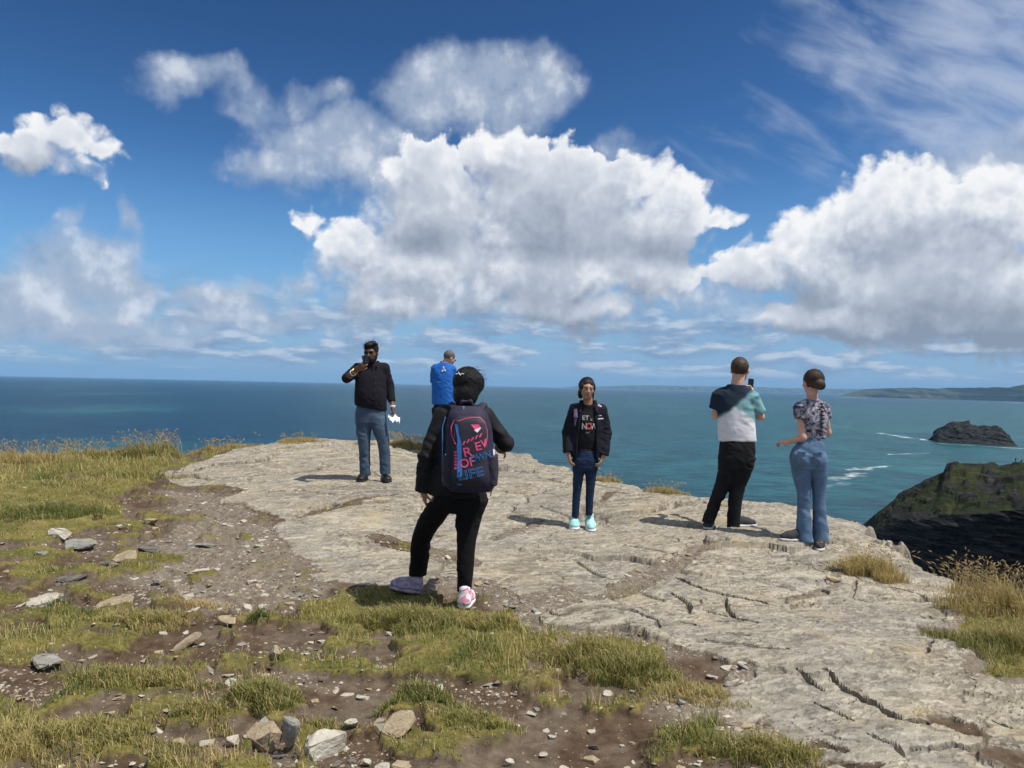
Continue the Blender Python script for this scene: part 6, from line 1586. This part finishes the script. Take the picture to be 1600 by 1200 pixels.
    def front(x, z):
        cx, rx, ry = np.interp(z, zs, val(lambda s: s[0][0])), np.interp(z, zs, val(lambda s: s[1])), np.interp(z, zs, val(lambda s: s[2]))
        return pz - ry * max(.05, 1 - min(1.0, abs(x - cx) / rx) ** 3.2) ** (1 / 3.2) - .004
    front = facing_front(pocket, front)
    q5 = lambda zx, zy: (640 + zx / 8.572, 640 + zy / 8.572)          # positions read off an enlarged view
    def on(zx, zy, lift=.0025):
        v = P(*q5(zx, zy)); return A3((v[0], front(v[0], v[2]) - lift, v[2]))
    def tube(name, pts, rad, m_):
        L = [on(*q, .001) for q in pts]; solid(name, [cone(u, v, rad, rad, k=.002) for u, v in zip(L[:-1], L[1:])], m_, b, .0035, it=0)
    tube('pink_zip', [(665, 420), (640, 370), (608, 300), (604, 210), (640, 125), (700, 130), (800, 98), (900, 84), (975, 92), (1028, 155), (1058, 250), (1058, 350), (1042, 440)], .0034, 'pack_pink')
    tube('pink_zip', [(640, 370), (650, 300), (640, 220)], .0022, 'pack_pink')
    side = [C(697 + (3 if i == 0 else 0), py, yb - .055) for i, py in enumerate((650, 665, 690, 720, 745))]
    solid('blue_piping', [cone(u + A3((.006 * (j == 0), 0, 0)), v, .004, .004, k=.002) for j, (u, v) in enumerate(zip(side[:-1], side[1:]))], 'pack_blue', b, .004, it=0)
    def patch(name, polys, m_, lift=.0022):
        V, F = [], []
        for poly in polys:
            o = len(V); V += [on(*q, lift) for q in poly]
            F += [(o, o + i, o + i + 1) for i in range(1, len(poly) - 1)]
        return link(name, mesh_np(name, np.array(V), np.array([f[::-1] for f in F]), False, mats=[MATS[m_]]), b)
    # long blue stroke, in short steps so that it follows the pocket
    st = [(655, 165, 690, 175), (662, 215, 700, 220), (672, 270, 705, 275), (685, 330, 722, 335), (690, 390, 738, 400), (678, 450, 742, 470), (690, 530, 742, 540), (688, 620, 745, 620), (686, 720, 748, 720), (684, 820, 750, 820), (684, 930, 745, 930)]
    patch('blue_stripe', [[(a, c), (d, e), (a2, e2), (a1, c1)] for (a, c, d, e), (a1, c1, a2, e2) in zip(st[:-1], st[1:])], 'pack_blue')
    patch('emblem', [[(855, 175), (955, 168), (978, 205), (940, 250), (905, 232)]], 'pack_pink', .0022); patch('emblem_outline', [[(900, 240), (938, 262), (985, 208), (980, 222), (940, 274), (905, 250)]], 'white_print', .003)
    patch('hatching', [[(748 + 52 * i, 432 - 24 * i), (772 + 52 * i, 422 - 24 * i), (795 + 52 * i, 372 - 24 * i), (770 + 52 * i, 382 - 24 * i)] for i in range(5)], 'pack_pink')
    patch('pink_bars', [[(650, 505 + 40 * i), (684, 500 + 40 * i), (684, 528 + 40 * i), (650, 533 + 40 * i)] for i in range(6)], 'pack_pink')
    def pr(s, zx, zy, size, ang, m_, **k):
        v = P(*q5(zx, zy)); print_on('lettering', s, v[0], v[2], size, ang, front, m_, b, lift=.0025, **k)
    pr('R', 815, 520, .084, 14, 'pack_pink', off=.0005, sx=1.15); pr('E', 948, 448, .075, 14, 'pack_pink', off=.001, sx=1.15); pr('V', 1022, 415, .07, 14, 'pack_pink', off=.002, sx=.8)
    pr('OF', 812, 652, .080, 14, 'pack_pink', off=.001, sx=.95); pr('OWN', 978, 578, .060, 16, 'pack_blue', outline=.0011, sx=.85); pr('LIFE', 850, 795, .080, 14, 'pack_blue', outline=.0011, sx=1.25)
    # straps, handle, side pockets
    for q, (sx, ex) in enumerate(((704, 697), (757, 763))):
        solid('shoulder_strap', [cone(C(716 + 35 * q, 640, yb + .05), P(sx + 3 * (1 - 2 * q), 634, .02), .026, .028, sq=((0, 0, 1), .5), k=.02), cone(P(sx + 3 * (1 - 2 * q), 634, .02), P(ex, 648, .14), .028, .026, sq=((0, 1, 0), .6), k=.02)], 'pack_panel', b, .006)
        px = 705 if q == 0 else 770
        solid('side_pocket', [stack([(C(px, 752, yb), .035, .085, 0), (C(px, 735, yb), .042, .095, 0), (C(px, 707, yb), .040, .09, 0)], 2.6)], 'pack_panel', b, .006, folds(.004, 12, 14, 36 + q))
        solid('bottle_top', [cone(C(px - 1 + 1.5 * q, 708, yb - .03), C(px - 1 + 1.5 * q, 698 + 6 * (1 - q), yb - .03), .017, .015, True)], 'tissue', b, .005)
    solid('grab_handle', [cone(C(721, 637, yb + .02), C(725, 627.5, yb + .02), .009, .009), cone(C(725, 627.5, yb + .02), C(738, 627, yb + .02), .009, .009), cone(C(738, 627, yb + .02), C(743, 637, yb + .02), .009, .009)], 'pack_fabric', b, .005)
    solid('zip_pull', [slab(C(728, 637, yb - .045), (.007, .004, .016), None, .002)], 'steel', b, .004, it=0)
    solid('loose_strap', [cone(C(769, 758, yb + .02), C(768, 769, yb + .01), .005, .004)], 'pack_fabric', b, .004, it=0)
cloth_mat('pack_fabric', (.024, .021, .046), (.018, .016, .036), rough=.7, spec=.3); cloth_mat('pack_panel', (.024, .023, .036), (.032, .030, .046), rough=.65, spec=.3); plain('pack_pink', (.75, .085, .22), .6); plain('pack_blue', (.045, .21, .55), .6)
rucksack_woman()

# ------------------------------------------------------------------ two walkers far off on the promontory
def walker(px, py, label):
    v = at(px, py, 327)
    dg = bpy.data.objects['promontory']; hit, loc, n, i = dg.ray_cast(Vector((v.x, v.y, 200)), Vector((0, 0, -1)))
    o = thing_at('person', loc if hit else v, label, 'person', 'walkers on the promontory'); o['kind'] = 'thing'
    solid('body', [cone((-.09, 0, .05), (-.08, .03, .85), .06, .09, k=.04), cone((.10, .1, .05), (.08, .03, .85), .06, .09, k=.04), cone((0, .03, .85), (0, .02, 1.4), .15, .17, k=.06), cone((-.2, 0, 1.38), (-.27, .03, .85), .06, .045, k=.04), cone((.2, 0, 1.38), (.27, .06, .87), .06, .045, k=.04), ball((0, .03, 1.63), (.09, .10, .12)), cone((0, .02, 1.4), (0, .03, 1.55), .06, .06)], 'dark_shorts', o, .025)
walker(1587, 720, 'tiny dark figure of a walker on the far headland top, nearer its rocky end'); walker(1596.5, 719, 'tiny dark figure of a walker on the far headland top, at the picture edge')
